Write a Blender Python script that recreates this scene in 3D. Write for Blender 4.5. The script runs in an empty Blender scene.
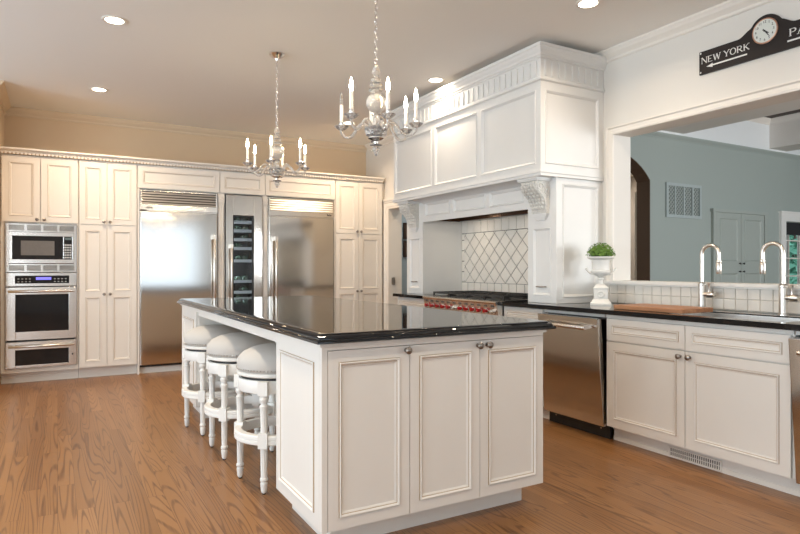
import bpy, bmesh, math, random
from mathutils import Matrix, Vector
random.seed(7)
PI = math.pi
SC = bpy.context.scene
COL = SC.collection

# ------------------------------------------------------------------ camera
cam_d = bpy.data.cameras.new('camera'); cam = bpy.data.objects.new('camera', cam_d); COL.objects.link(cam)
cam.location = (0, 0, 1.22)
cam.rotation_euler = (PI/2, 0, -math.radians(29.5))
cam_d.sensor_width = 36; cam_d.lens = 605/800*36; cam_d.shift_y = 0.5/800
cam_d.clip_start = .05; cam_d.clip_end = 200
SC.camera = cam

# ------------------------------------------------------------------ world, exposure
w = bpy.data.worlds.new('world'); SC.world = w; w.use_nodes = True
bg = w.node_tree.nodes['Background']; bg.inputs[0].default_value = (.74, .87, 1, 1); bg.inputs[1].default_value = 1.7
SC.view_settings.view_transform = 'Standard'; SC.view_settings.look = 'None'
SC.view_settings.gamma = 1; SC.view_settings.use_curve_mapping = False
SC.view_settings.exposure = -0.03
SC.cycles.max_bounces = 24; SC.cycles.diffuse_bounces = 5; SC.cycles.glossy_bounces = 8; SC.cycles.transmission_bounces = 20
SC.cycles.sample_clamp_indirect = 4; SC.cycles.caustics_refractive = False; SC.cycles.caustics_reflective = False
SC.cycles.use_denoising = True

def area(name, loc, rot, sx, sy, power, color, shape='RECTANGLE', spread=PI):
    d = bpy.data.lights.new(name, 'AREA'); d.shape = shape; d.size = sx; d.size_y = sy
    d.energy = power; d.color = color; d.spread = spread
    o = bpy.data.objects.new(name, d); COL.objects.link(o); o.location = loc; o.rotation_euler = rot
    return o
DAY = (.70, .86, 1.0)
WARM = (1.0, .75, .50)
# daylight through the kitchen's windows (west wall x=-4.4, wall behind the camera y=-4)
for (wy, pw) in ((.2, 118), (2.6, 118), (5.0, 108)):
    area('window_daylight', (-4.45, wy, 1.55), (PI/2+.5, 0, -PI/2), 1.6, 1.9, pw, DAY)
for wx in (-3.45, -2.15):
    area('window_daylight', (wx, -4.05, 1.6), (PI/2+.5, 0, 0), 1.1, 1.9, 66, (.80, .91, 1.0))
area('window_daylight', (2.65, -4.05, 1.6), (PI/2, 0, 0), 2.2, 1.9, 11, DAY)
# daylight of the room beyond the pass-through
for wx in (6.2, 9.4):
    area('window_daylight', (wx, -2.95, 1.7), (PI/2, 0, 0), 2.2, 2.2, 210, (.92, .97, 1.0))

# ------------------------------------------------------------------ materials
def nodemat(name):
    m = bpy.data.materials.new(name); m.use_nodes = True
    nt = m.node_tree; return m, nt, nt.nodes['Principled BSDF']
def M(name, col, rough=.5, metal=0, bump=0, bscale=40, var=0, spec=None, emit=None, estr=0, trans=0, ior=1.45, aniso=0, bstretch=None, coat=0):
    m, nt, b = nodemat(name)
    b.inputs['Base Color'].default_value = (*col, 1); b.inputs['Roughness'].default_value = rough
    b.inputs['Metallic'].default_value = metal; b.inputs['IOR'].default_value = ior
    b.inputs['Transmission Weight'].default_value = trans
    b.inputs['Coat Weight'].default_value = coat
    if spec is not None: b.inputs['Specular IOR Level'].default_value = spec
    if emit: b.inputs['Emission Color'].default_value = (*emit, 1); b.inputs['Emission Strength'].default_value = estr
    if bump or var:
        tc = nt.nodes.new('ShaderNodeTexCoord'); mp = nt.nodes.new('ShaderNodeMapping')
        if bstretch: mp.inputs['Scale'].default_value = bstretch
        nz = nt.nodes.new('ShaderNodeTexNoise'); nz.inputs['Scale'].default_value = bscale; nz.inputs['Detail'].default_value = 4
        nt.links.new(tc.outputs['Object'], mp.inputs[0]); nt.links.new(mp.outputs[0], nz.inputs['Vector'])
        if bump:
            bp = nt.nodes.new('ShaderNodeBump'); bp.inputs['Strength'].default_value = bump; bp.inputs['Distance'].default_value = .01
            nt.links.new(nz.outputs['Fac'], bp.inputs['Height']); nt.links.new(bp.outputs[0], b.inputs['Normal'])
        if var:
            mx = nt.nodes.new('ShaderNodeMix'); mx.data_type = 'RGBA'
            mx.inputs[6].default_value = (*[c*(1-var) for c in col], 1); mx.inputs[7].default_value = (*[min(1, c*(1+var)) for c in col], 1)
            nt.links.new(nz.outputs['Fac'], mx.inputs[0]); nt.links.new(mx.outputs[2], b.inputs['Base Color'])
    return m
PAINT = M('cabinet_paint', (.765, .725, .665), .38, var=.02, bscale=6)
HOODP = M('hood_paint', (.735, .72, .69), .4, var=.02, bscale=6)
GLAZE_SHADE = M('groove_glaze_dentil_shade', (.42, .30, .18), .5, var=.1)  # antique glaze in door grooves; also the painted shade behind the dentils
GAP = M('door_gap_shadow_paint', (.30, .25, .20), .7, var=.05)
WALLP = M('wall_paint', (.72, .685, .63), .6, bump=.03, bscale=220, var=.015)
WALLWARM = M('wall_paint_warm_lit', (.70, .545, .375), .6, bump=.03, bscale=220, var=.015)  # wall paint with the warm lamplight at the back mixed into its colour
CEILP = M('ceiling_paint', (.86, .835, .795), .7, bump=.03, bscale=180, var=.015)
TRIMP = M('trim_paint', (.80, .75, .68), .4, var=.015, bscale=5)
BLUEW = M('blue_grey_wall_paint', (.37, .42, .395), .6, bump=.03, bscale=200, var=.02)
BLUEC = M('blue_grey_cabinet_paint', (.385, .425, .395), .45, var=.02)
STEEL = M('brushed_stainless', (.66, .63, .59), .13, 1, bump=.012, bscale=3.0, bstretch=(1, 1, .6))
STEELL = M('satin_louvre_steel', (.74, .72, .69), .42, 1, bump=.01, bscale=50)
STEELS = M('satin_sink_steel', (.74, .73, .71), .42, 1, bump=.01, bscale=50)
STEELB = M('stainless_trim', (.72, .69, .65), .24, 1, bump=.01, bscale=60)
CHROME = M('polished_nickel', (.82, .78, .74), .16, 1, bump=.005, bscale=20)
NICKEL = M('brushed_nickel', (.70, .64, .57), .28, 1, bump=.01, bscale=80)
PEWTER = M('pewter_knob', (.30, .27, .24), .3, 1, bump=.02, bscale=80)
BLACKGL = M('black_glass', (.012, .012, .014), .04, var=.1)
BLACKM = M('black_enamel', (.015, .014, .013), .4, bump=.03, bscale=60)
IRON = M('cast_iron', (.02, .018, .017), .55, bump=.1, bscale=200)
REDK = M('red_knob_plastic', (.45, .012, .012), .25, var=.05)
SLOT = M('dark_slot', (.10, .09, .08), .6, var=.05)
VINYL = M('white_tile', (.74, .70, .64), .25, var=.05, bscale=14, bump=.02)
TILEW = M('cream_wall_tile', (.74, .68, .60), .3, var=.06, bscale=9, bump=.03)
GROUT = M('grout', (.55, .50, .43), .8, bump=.1, bscale=200)
GROUTD = M('range_grout', (.16, .14, .12), .8, bump=.1, bscale=200)
FABRIC = M('seat_linen', (.52, .49, .45), .85, bump=.15, bscale=900, var=.04)
NAIL = M('nailhead_metal', (.45, .42, .38), .3, 1, bump=.01)
STOOLP = M('stool_paint', (.80, .78, .73), .4, var=.03, bscale=20)
LINER = M('hood_liner_metal', (.09, .045, .025), .35, .6, var=.1)
CORB = M('antiqued_carving', (.72, .69, .63), .5, var=.32, bscale=75, bump=.1)
URN = M('urn_ceramic', (.80, .77, .71), .35, var=.03, bscale=25)
LEAF = M('boxwood_leaf', (.13, .24, .03), .5, var=.35, bscale=40)
TREEL = M('outside_leaf', (.13, .36, .24), .6, var=.5, bscale=3)
SIGNB = M('sign_board', (.022, .016, .014), .55, spec=.3, var=.2, bscale=12)
SIGNW = M('sign_lettering', (.82, .80, .76), .5, var=.03)
DIAL = M('clock_dial', (.70, .72, .66), .4, var=.03)
COPPER = M('clock_rim', (.55, .30, .20), .35, .8, var=.05)
CRYSTAL = M('crystal', (1, 1, 1), .02, trans=.85, ior=1.25, var=.001)
CANDLE = M('candle_sleeve', (.86, .82, .74), .4, var=.02)
BULB = M('bulb_glow', (1, .9, .75), .3, emit=(1.0, .80, .52), estr=130, var=.001)
BULBOFF = M('unlit_bulb_glass', (.9, .9, .88), .05, trans=.9, var=.001)
LENS = M('downlight_lens', (1, .95, .85), .3, emit=(1.0, .86, .66), estr=14, var=.001)
DARKWOOD = M('dark_wood', (.035, .018, .012), .5, var=.3, bscale=6)
BROWNREV = M('brown_reveal_paint', (.10, .065, .042), .6, var=.05)
BEIGEW = M('hall_wall_paint', (.55, .50, .44), .6, var=.02)
HALLBLUE = M('hall_blue_paint', (.36, .45, .52), .6, var=.02)
DISPLAY = M('blue_display', (.02, .02, .1), .2, emit=(.25, .22, 1.0), estr=1.4, var=.001)
RUBBER = M('rubber', (.02, .02, .02), .7, var=.1)
PICT = M('muted_print', (.12, .08, .05), .5, var=.5, bscale=4)
GLASS = M('window_glass', (1, 1, 1), .01, trans=1, ior=1.1, var=.001)
COOLGL = M('cooler_door_glass', (.75, .80, .85), .02, trans=1, ior=1.35, var=.001)
BARK = M('bark', (.08, .06, .04), .9, bump=.3, bscale=30)

def granite(name):
    m, nt, b = nodemat(name)
    tc = nt.nodes.new('ShaderNodeTexCoord'); v = nt.nodes.new('ShaderNodeTexNoise'); v.inputs['Scale'].default_value = 160; v.inputs['Detail'].default_value = 3
    r = nt.nodes.new('ShaderNodeValToRGB'); r.color_ramp.elements[0].position = .45; r.color_ramp.elements[0].color = (.006, .006, .007, 1)
    r.color_ramp.elements[1].position = .8; r.color_ramp.elements[1].color = (.014, .0135, .013, 1)
    nt.links.new(tc.outputs['Object'], v.inputs['Vector']); nt.links.new(v.outputs['Fac'], r.inputs[0]); nt.links.new(r.outputs[0], b.inputs['Base Color'])
    b.inputs['Roughness'].default_value = .045; b.inputs['IOR'].default_value = 1.48
    return m
GRANITE = granite('black_granite')

def wood_floor():
    m, nt, b = nodemat('oak_strip_floor'); N = nt.nodes.new; L = nt.links.new
    tc = N('ShaderNodeTexCoord'); mp = N('ShaderNodeMapping'); mp.inputs['Rotation'].default_value = (0, 0, PI/2)
    L(tc.outputs['Object'], mp.inputs[0])
    br = N('ShaderNodeTexBrick'); br.offset = .37; br.offset_frequency = 2; br.squash = 1
    br.inputs['Color1'].default_value = (0, 0, 0, 1); br.inputs['Color2'].default_value = (1, 1, 1, 1); br.inputs['Mortar'].default_value = (.5, .5, .5, 1)
    br.inputs['Scale'].default_value = 1; br.inputs['Mortar Size'].default_value = .0008; br.inputs['Mortar Smooth'].default_value = 0
    br.inputs['Bias'].default_value = 0; br.inputs['Brick Width'].default_value = 1.15; br.inputs['Row Height'].default_value = .083
    L(mp.outputs[0], br.inputs['Vector'])
    # every plank gets its own shift of the grain
    sx = N('ShaderNodeSeparateColor'); L(br.outputs['Color'], sx.inputs[0])
    mul = N('ShaderNodeMath'); mul.operation = 'MULTIPLY'; mul.inputs[1].default_value = 37; L(sx.outputs[0], mul.inputs[0])
    cv = N('ShaderNodeCombineXYZ'); L(mul.outputs[0], cv.inputs[0]); L(mul.outputs[0], cv.inputs[1]); L(mul.outputs[0], cv.inputs[2])
    add = N('ShaderNodeVectorMath'); add.operation = 'ADD'; L(mp.outputs[0], add.inputs[0]); L(cv.outputs[0], add.inputs[1])
    m2 = N('ShaderNodeMapping'); m2.inputs['Scale'].default_value = (.36, 6.5, 1); L(add.outputs[0], m2.inputs[0])
    n1 = N('ShaderNodeTexNoise'); n1.inputs['Scale'].default_value = 1.25; n1.inputs['Detail'].default_value = .6; n1.inputs['Distortion'].default_value = .35; L(m2.outputs[0], n1.inputs['Vector'])
    k = N('ShaderNodeMath'); k.operation = 'MULTIPLY'; k.inputs[1].default_value = 115; L(n1.outputs['Fac'], k.inputs[0])
    s = N('ShaderNodeMath'); s.operation = 'SINE'; L(k.outputs[0], s.inputs[0])
    rr = N('ShaderNodeMapRange'); rr.inputs[1].default_value = .45; rr.inputs[2].default_value = 1; L(s.outputs[0], rr.inputs[0])
    m3 = N('ShaderNodeMapping'); m3.inputs['Scale'].default_value = (3, 130, 1); L(add.outputs[0], m3.inputs[0])
    n2 = N('ShaderNodeTexNoise'); n2.inputs['Scale'].default_value = 1; n2.inputs['Detail'].default_value = 3; L(m3.outputs[0], n2.inputs['Vector'])
    ramp = N('ShaderNodeValToRGB'); e = ramp.color_ramp.elements
    e[0].position = 0; e[0].color = (.24, .108, .036, 1); e[1].position = 1; e[1].color = (.325, .155, .056, 1)
    L(sx.outputs[0], ramp.inputs[0])
    mx = N('ShaderNodeMix'); mx.data_type = 'RGBA'; mx.blend_type = 'MULTIPLY'; mx.inputs[7].default_value = (.38, .30, .24, 1)
    L(ramp.outputs[0], mx.inputs[6])
    g = N('ShaderNodeMath'); g.operation = 'MULTIPLY'; L(rr.outputs[0], g.inputs[0]); L(n2.outputs['Fac'], g.inputs[1])
    g2 = N('ShaderNodeMath'); g2.operation = 'MULTIPLY'; g2.inputs[1].default_value = 1.3; L(g.outputs[0], g2.inputs[0]); L(g2.outputs[0], mx.inputs[0])
    mz = N('ShaderNodeMix'); mz.data_type = 'RGBA'; mz.inputs[7].default_value = (.10, .045, .018, 1); L(br.outputs['Fac'], mz.inputs[0]); L(mx.outputs[2], mz.inputs[6])
    L(mz.outputs[2], b.inputs['Base Color']); b.inputs['Roughness'].default_value = .30
    bp = N('ShaderNodeBump'); bp.inputs['Strength'].default_value = .12; bp.inputs['Distance'].default_value = .002; L(n2.outputs['Fac'], bp.inputs['Height']); L(bp.outputs[0], b.inputs['Normal'])
    return m
FLOORM = wood_floor()
def plain_wood(name, c1, c2, axis=1):
    m, nt, b = nodemat(name); N = nt.nodes.new; L = nt.links.new
    tc = N('ShaderNodeTexCoord'); mp = N('ShaderNodeMapping'); sc = [30, 30, 30]; sc[axis] = 2; mp.inputs['Scale'].default_value = sc
    n = N('ShaderNodeTexNoise'); n.inputs['Scale'].default_value = 1; n.inputs['Detail'].default_value = 5; r = N('ShaderNodeValToRGB')
    r.color_ramp.elements[0].position = .3; r.color_ramp.elements[0].color = (*c1, 1); r.color_ramp.elements[1].position = .7; r.color_ramp.elements[1].color = (*c2, 1)
    L(tc.outputs['Object'], mp.inputs[0]); L(mp.outputs[0], n.inputs['Vector']); L(n.outputs['Fac'], r.inputs[0]); L(r.outputs[0], b.inputs['Base Color'])
    b.inputs['Roughness'].default_value = .45
    return m
BOARDW = plain_wood('cutting_board_wood', (.30, .12, .05), (.50, .24, .11))

# ------------------------------------------------------------------ mesh builder
class MB:
    def __init__(s): s.bm = bmesh.new()
    def poly(s, pts, m=0):
        vs = [s.bm.verts.new(p) for p in pts]
        try: f = s.bm.faces.new(vs); f.material_index = m; return f
        except ValueError: return None
    def box(s, x0, x1, y0, y1, z0, z1, m=0):
        v = [s.bm.verts.new(p) for p in ((x0,y0,z0),(x1,y0,z0),(x1,y1,z0),(x0,y1,z0),(x0,y0,z1),(x1,y0,z1),(x1,y1,z1),(x0,y1,z1))]
        for q in ((3,2,1,0),(4,5,6,7),(0,1,5,4),(1,2,6,5),(2,3,7,6),(3,0,4,7)):
            f = s.bm.faces.new([v[i] for i in q]); f.material_index = m
        return s
    def rings(s, rs, closed=True, cap0=True, cap1=True, m=0, ms=None, loop=False):
        vs = [[s.bm.verts.new(p) for p in r] for r in rs]; n = len(vs[0])
        nr = len(vs)
        for i in range(nr if loop else nr-1):
            a, b = vs[i], vs[(i+1) % nr]
            for j in range(n if closed else n-1):
                try:
                    f = s.bm.faces.new((a[j], a[(j+1) % n], b[(j+1) % n], b[j])); f.material_index = ms[i] if ms else m
                except ValueError: pass
        if not loop:
            if cap0 and n > 2: f = s.bm.faces.new(vs[0][::-1]); f.material_index = ms[0] if ms else m
            if cap1 and n > 2: f = s.bm.faces.new(vs[-1]); f.material_index = ms[-1] if ms else m
        return s
    def lathe(s, prof, c=(0,0,0), n=20, axis='z', m=0, cap=True):
        rs = []
        for r, h in prof:
            ring = []
            for k in range(n):
                a = 2*PI*k/n; p = (max(r, 1e-4)*math.cos(a), max(r, 1e-4)*math.sin(a), h)
                if axis == 'x': p = (h, p[0], p[1])
                elif axis == '-x': p = (-h, p[1], p[0])
                elif axis == 'y': p = (p[1], h, p[0])
                elif axis == '-y': p = (p[0], -h, p[1])
                ring.append((p[0]+c[0], p[1]+c[1], p[2]+c[2]))
            rs.append(ring)
        return s.rings(rs, True, cap, cap, m)
    def tube(s, pts, r, n=8, closed=False, m=0):
        pts = [Vector(p) for p in pts]; rs = []; N = len(pts); prev = None
        for i, p in enumerate(pts):
            a = pts[(i-1) % N] if (closed or i > 0) else p; b = pts[(i+1) % N] if (closed or i < N-1) else p
            t = (b-a).normalized()
            if prev is None:
                u = t.cross(Vector((0, 0, 1)));
                if u.length < .05: u = t.cross(Vector((1, 0, 0)))
            else: u = prev - t*prev.dot(t)
            u.normalize(); prev = u; v = t.cross(u); rr = r[i] if isinstance(r, (list, tuple)) else r
            rs.append([p + u*math.cos(2*PI*k/n)*rr + v*math.sin(2*PI*k/n)*rr for k in range(n)])
        return s.rings(rs, True, not closed, not closed, m, loop=closed)
    def prism(s, poly, plane, a0, a1, m=0):
        def P(p, a):
            return {'xz': (p[0], a, p[1]), 'yz': (a, p[0], p[1]), 'xy': (p[0], p[1], a)}[plane]
        return s.rings([[P(p, a0) for p in poly], [P(p, a1) for p in poly]], m=m)
    def sweep(s, prof, x0, x1, axis, m=0):
        """profile (offset, z) run along an axis; offset is read by the caller's transform"""
        return s.rings([[(x0, p[0], p[1]) for p in prof], [(x1, p[0], p[1]) for p in prof]], m=m) if axis == 'x' else \
               s.rings([[(p[0], x0, p[1]) for p in prof], [(p[0], x1, p[1]) for p in prof]], m=m)
    def T(s, mat): s.bm.transform(mat); return s
    def build(s, name, mat, parent=None, smooth=None, bevel=0, stuff=False):
        if parent is not None: s.bm.transform(Matrix.Translation(-ROOT[parent.name]))
        bmesh.ops.recalc_face_normals(s.bm, faces=s.bm.faces[:])
        me = bpy.data.meshes.new(name); s.bm.to_mesh(me); s.bm.free()
        for mm in (mat if isinstance(mat, (list, tuple)) else [mat]): me.materials.append(mm)
        if smooth:
            me.polygons.foreach_set('use_smooth', [True]*len(me.polygons)); me.set_sharp_from_angle(angle=math.radians(smooth))
        o = bpy.data.objects.new(name, me); COL.objects.link(o)
        if parent is not None: o.parent = parent; ROOT[o.name] = ROOT[parent.name]
        else: ROOT[o.name] = Vector((0, 0, 0))
        if bevel:
            md = o.modifiers.new('edge', 'BEVEL'); md.width = bevel; md.segments = 2; md.limit_method = 'ANGLE'; md.angle_limit = math.radians(40)
        if stuff: o['kind'] = 'stuff'
        return o
ROOT = {}
def thing(name, label, cat, loc=(0,0,0), group=None):
    o = bpy.data.objects.new(name, None); COL.objects.link(o); o.location = loc; ROOT[o.name] = Vector(loc); o.empty_display_size = .05
    o['label'] = label; o['category'] = cat
    if group: o['group'] = group
    return o
def tag(o, label, cat, group=None):
    o['label'] = label; o['category'] = cat
    if group: o['group'] = group
    return o
def struct(o): o['kind'] = 'structure'; return o
def copy_tree(o, parent=None):
    c = o.copy(); COL.objects.link(c); ROOT[c.name] = ROOT.get(o.name, Vector((0,0,0)))
    if parent is not None: c.parent = parent
    for ch in list(o.children): copy_tree(ch, c)
    return c
def box(name, mat, x0, x1, y0, y1, z0, z1, parent=None, bevel=0):
    return MB().box(x0, x1, y0, y1, z0, z1).build(name, mat, parent, bevel=bevel)

RZW = Matrix.Rotation(-PI/2, 4, 'Z')
def at(mb, x, y, z, face='S'):
    """local: x to the screen's right, front at y=0 looking to -y.  S faces -Y, W faces -X"""
    if face == 'W': mb.T(RZW)
    return mb.T(Matrix.Translation((x, y, z)))
def panel(w, h, t=.02, stile=.058, fields=None, glaze=True, mould=.007, deep=.007):
    """framed door or drawer front; fields = list of (x0,x1,z0,z1) openings (default one)"""
    mb = MB(); mb_m = 1 if glaze else 0
    if fields is None: fields = [(stile, w-stile, stile, h-stile)]
    # front frame with rectangular holes: grid
    xs = sorted({0, w, *[f[0] for f in fields], *[f[1] for f in fields]}); zs = sorted({0, h, *[f[2] for f in fields], *[f[3] for f in fields]})
    def hole(cx, cz): return any(f[0] < cx < f[1] and f[2] < cz < f[3] for f in fields)
    for i in range(len(xs)-1):
        for j in range(len(zs)-1):
            if not hole((xs[i]+xs[i+1])/2, (zs[j]+zs[j+1])/2):
                mb.poly([(xs[i],0,zs[j]),(xs[i+1],0,zs[j]),(xs[i+1],0,zs[j+1]),(xs[i],0,zs[j+1])])
    mb.poly([(0,t,0),(0,t,h),(w,t,h),(w,t,0)])
    for a, b in (((0,0),(w,0)),((w,0),(w,h)),((w,h),(0,h)),((0,h),(0,0))):
        mb.poly([(a[0],0,a[1]),(a[0],t,a[1]),(b[0],t,b[1]),(b[0],0,b[1])])
    for (a, b, c, d) in fields:
        def R(i, y): return [(a+i, y, c+i), (b-i, y, c+i), (b-i, y, d-i), (a+i, y, d-i)]
        prof = [(0, 0, 0), (.0028, .0015, mb_m), (.004, -mould*.6, 0), (.008, -mould, 0), (.012, -mould*.5, 0), (.015, 0, mb_m), (.0175, .002, 0), (.022, deep*.5, 0), (.026, deep, 0)]
        mb.rings([R(p[0], p[1]) for p in prof], cap0=False, cap1=True, ms=[p[2] for p in prof])
    bmesh.ops.remove_doubles(mb.bm, verts=mb.bm.verts[:], dist=1e-5)
    return mb
PG = [PAINT, GLAZE_SHADE]
def knob(parent, x, y, z, face='S', mat=PEWTER, name='knob'):
    mb = MB().lathe([(.010, 0), (.010, .003), (.005, .005), (.005, .016), (.012, .019), (.0165, .025), (.0165, .029), (.011, .034), (0, .036)], n=14, axis='-y')
    return at(mb, x, y, z, face).build(name, mat, parent, smooth=40)
def bar_handle(parent, x, y, z0, z1, name='handle', mat=NICKEL, stand=.05, r=.014, face='S'):
    mb = MB()
    mb.lathe([(r*.8, 0), (r, .004), (r, z1-z0-.004), (r*.8, z1-z0)], (0, -stand, 0), 14)
    for zz in (.0, z1-z0-.05):
        mb.box(-r*1.15, r*1.15, -stand-r, 0, zz, zz+.05)
    return at(mb, x, y, z0, face).build(name, mat, parent, smooth=40)

# ------------------------------------------------------------------ shell
CE = 3.02
struct(box('floor', FLOORM, -4.6, 13.5, -4.2, 9.2, -.1, 0))
struct(box('ceiling', CEILP, -4.6, 4.0, -4.2, 8.3, CE, CE+.1))
struct(box('wall_back', WALLWARM, -.7, 4.2, 8.1, 8.3, 0, CE))
struct(box('wall_left', WALLWARM, -.72, -.52, 6.95, 8.1, 0, CE))
struct(box('wall_left_return', WALLP, -4.4, -.72, 6.95, 7.15, 0, CE))
def holed(name, mat, plane, a0, a1, u0, u1, z0, z1, holes):
    """wall slab with rectangular openings; plane 'x': slab between x=a0..a1 running along y"""
    mb = MB(); us = sorted({u0, u1, *[h[0] for h in holes], *[h[1] for h in holes]}); zs = sorted({z0, z1, *[h[2] for h in holes], *[h[3] for h in holes]})
    def inh(i, j):
        if i < 0 or j < 0 or i >= len(us)-1 or j >= len(zs)-1: return True
        cu = (us[i]+us[i+1])/2; cz = (zs[j]+zs[j+1])/2
        return any(h[0] < cu < h[1] and h[2] < cz < h[3] for h in holes)
    def P(a, u, z): return (a, u, z) if plane == 'x' else (u, a, z)
    for i in range(len(us)-1):
        for j in range(len(zs)-1):
            if inh(i, j): continue
            U0, U1, Z0, Z1 = us[i], us[i+1], zs[j], zs[j+1]
            for a in (a0, a1): mb.poly([P(a,U0,Z0),P(a,U1,Z0),P(a,U1,Z1),P(a,U0,Z1)])
            if inh(i-1, j): mb.poly([P(a0,U0,Z0),P(a1,U0,Z0),P(a1,U0,Z1),P(a0,U0,Z1)])
            if inh(i+1, j): mb.poly([P(a0,U1,Z0),P(a1,U1,Z0),P(a1,U1,Z1),P(a0,U1,Z1)])
            if inh(i, j-1): mb.poly([P(a0,U0,Z0),P(a1,U0,Z0),P(a1,U1,Z0),P(a0,U1,Z0)])
            if inh(i, j+1): mb.poly([P(a0,U0,Z1),P(a1,U0,Z1),P(a1,U1,Z1),P(a0,U1,Z1)])
    bmesh.ops.remove_doubles(mb.bm, verts=mb.bm.verts[:], dist=1e-5)
    return struct(mb.build(name, mat))
OPN = (.62, 3.48, 1.09, 2.317)          # pass-through
DOO = (6.10, 7.375, 0, 2.03)             # doorway beyond the hood
holed('wall_right', WALLP, 'x', 4.0, 4.2, -4.2, 8.1, 0, 3.75, [OPN, DOO])
WW = [(-.6, 1.0, .6, 2.5), (1.8, 3.4, .6, 2.5), (4.2, 5.8, .6, 2.5)]
holed('wall_window_side', WALLP, 'x', -4.6, -4.4, -4.2, 7.15, 0, CE, WW)
RW = [(-4.0, -2.9, .65, 2.55), (-2.7, -1.6, .65, 2.55), (1.55, 3.75, .65, 2.55)]
holed('wall_rear', WALLP, 'y', -4.2, -4.0, -4.4, 4.0, 0, CE, RW)
def window_bars(name, plane, a0, a1, u0, u1, z0, z1, nu, nz, mat=TRIMP):
    mb = MB()
    def B(ua, ub, za, zb):
        if plane == 'x': mb.box(a0, a1, ua, ub, za, zb)
        else: mb.box(ua, ub, a0, a1, za, zb)
    f = .05
    B(u0, u0+f, z0, z1); B(u1-f, u1, z0, z1); B(u0+f, u1-f, z0, z0+f); B(u0+f, u1-f, z1-f, z1)
    for i in range(1, nu): u = u0+(u1-u0)*i/nu; B(u-.011, u+.011, z0+f, z1-f)
    for i in range(1, nz):
        z = z0+(z1-z0)*i/nz
        for k in range(nu):
            ua = u0+(u1-u0)*k/nu+.011 if k else u0+f; ub = u0+(u1-u0)*(k+1)/nu-.011 if k < nu-1 else u1-f
            B(ua, ub, z-.011, z+.011)
    return struct(mb.build(name, mat))
for i, h in enumerate(WW): window_bars('window_%d' % (i+1), 'x', -4.43, -4.40, *h, 3, 4)
for i, h in enumerate(RW): window_bars('window_%d' % (i+4), 'y', -4.03, -4.0, *h, 3, 4)

# crown moulding
CR = [(p*.80, q*.76) for p, q in ((0, 0), (.012, 0), (.02, .012), (.02, .03), (.035, .045), (.06, .065), (.075, .09), (.085, .10), (.085, .118), (0, .118))]
Zc = CE-.118*.76
struct(MB().rings([[(x, 8.1-p[0]*s, Zc+p[1]) for p in CR] for x, s in ((-.52+0, 1), (4.0, 1))]).build('trim_crown_back', M('crown_tan', (.72, .59, .44), .5, var=.015)))
struct(MB().rings([[(4.0-p[0], y, Zc+p[1]) for p in CR] for y in (-4.0, 8.0)]).build('trim_crown_right', TRIMP))
struct(MB().rings([[(-.52+p[0], y, Zc+p[1]) for p in CR] for y in (6.95, 8.0)]).build('trim_crown_left', WALLWARM))

# pass-through casing, jamb liner and sill
def casing_ring(mb, y0, y1, zt, wd=.065, x=4.0):
    prof = [(0, .0), (0, .012), (.012, .016), (.022, .012), (.045, .012), (.055, .024), (wd, .024), (wd, 0)]
    # up the far jamb, across the head
    ring = []
    for i, o in prof:
        ring.append([(x-o, y1+i, 1.11), (x-o, y1+i, zt+i), (x-o, y0-i, zt+i), (x-o, y0-i, 1.11)])
    pts = list(zip(*ring))
    mb.rings([list(r) for r in pts])
    return mb
struct(casing_ring(MB(), OPN[0], OPN[1], OPN[3]).build('trim_pass_through_casing', TRIMP))
struct(MB().box(3.965, 4.2, OPN[0]-.08, OPN[1]+.085, 1.09, 1.112).box(3.975, 4.0, OPN[0]-.08, OPN[1]+.085, 1.078, 1.09).build('trim_pass_through_sill', TRIMP))
# doorway casing beyond the hood
def door_casing(mb, y0, y1, zt, x=4.0):
    prof = [(0, 0), (0, .014), (.02, .014), (.03, .02), (.075, .02), (.09, .03), (.11, .03), (.11, 0)]
    ring = [[(x-o, y1+i, 0), (x-o, y1+i, zt+i), (x-o, y0-i, zt+i), (x-o, y0-i, 0)] for i, o in prof]
    mb.rings([list(r) for r in zip(*ring)])
    mb.box(x-.04, x, y0-.13, y1+.13, zt+.11, zt+.14)
    return mb
struct(door_casing(MB(), DOO[0], DOO[1], DOO[3]).build('trim_doorway_casing', TRIMP))
struct(MB().box(4.04, 4.08, 7.355, 7.375, .98, 1.08).lathe([(.007, 0), (.007, .11)], (4.06, 7.348, .975), 8).build('trim_door_hinge', PEWTER))

# ------------------------------------------------------------------ the room beyond the pass-through
YB = 5.9
def arch_pts(x0, x1, zs, c, n=14):
    cx = (x0+x1)/2; a = (x1-x0)/2; r = math.hypot(a, zs-c); t0 = math.asin(a/r)
    return [(cx+r*math.sin(-t0+2*t0*i/n), c+r*math.cos(-t0+2*t0*i/n)) for i in range(n+1)]
AX0, AX1, AZ = 5.96, 7.54, 2.50
ap = arch_pts(AX0, AX1, AZ, 1.845)
mb = MB()
for y in (YB, YB+.22):
    mb.poly([(4.2, y, 0), (AX0, y, 0), (AX0, y, 3.75), (4.2, y, 3.75)])
    for i in range(len(ap)-1):
        mb.poly([(ap[i][0], y, ap[i][1]), (ap[i+1][0], y, ap[i+1][1]), (ap[i+1][0], y, 3.75), (ap[i][0], y, 3.75)])
    mb.poly([(AX1, y, 0), (11.05, y, 0), (11.05, y, 3.75), (AX1, y, 3.75)])
    mb.poly([(11.05, y, 2.02), (13.4, y, 2.02), (13.4, y, 3.75), (11.05, y, 3.75)])
    mb.poly([(11.05, y, 0), (13.4, y, 0), (13.4, y, .75), (11.05, y, .75)]); mb.poly([(12.8, y, .75), (13.4, y, .75), (13.4, y, 2.02), (12.8, y, 2.02)])
for (xa, xb, za, zb) in ((11.05, 11.05, .75, 2.02), (12.8, 12.8, .75, 2.02), (11.05, 12.8, 2.02, 2.02), (11.05, 12.8, .75, .75)):
    mb.poly([(xa, YB, za), (xb, YB, zb), (xb, YB+.22, zb), (xa, YB+.22, za)])
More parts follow.
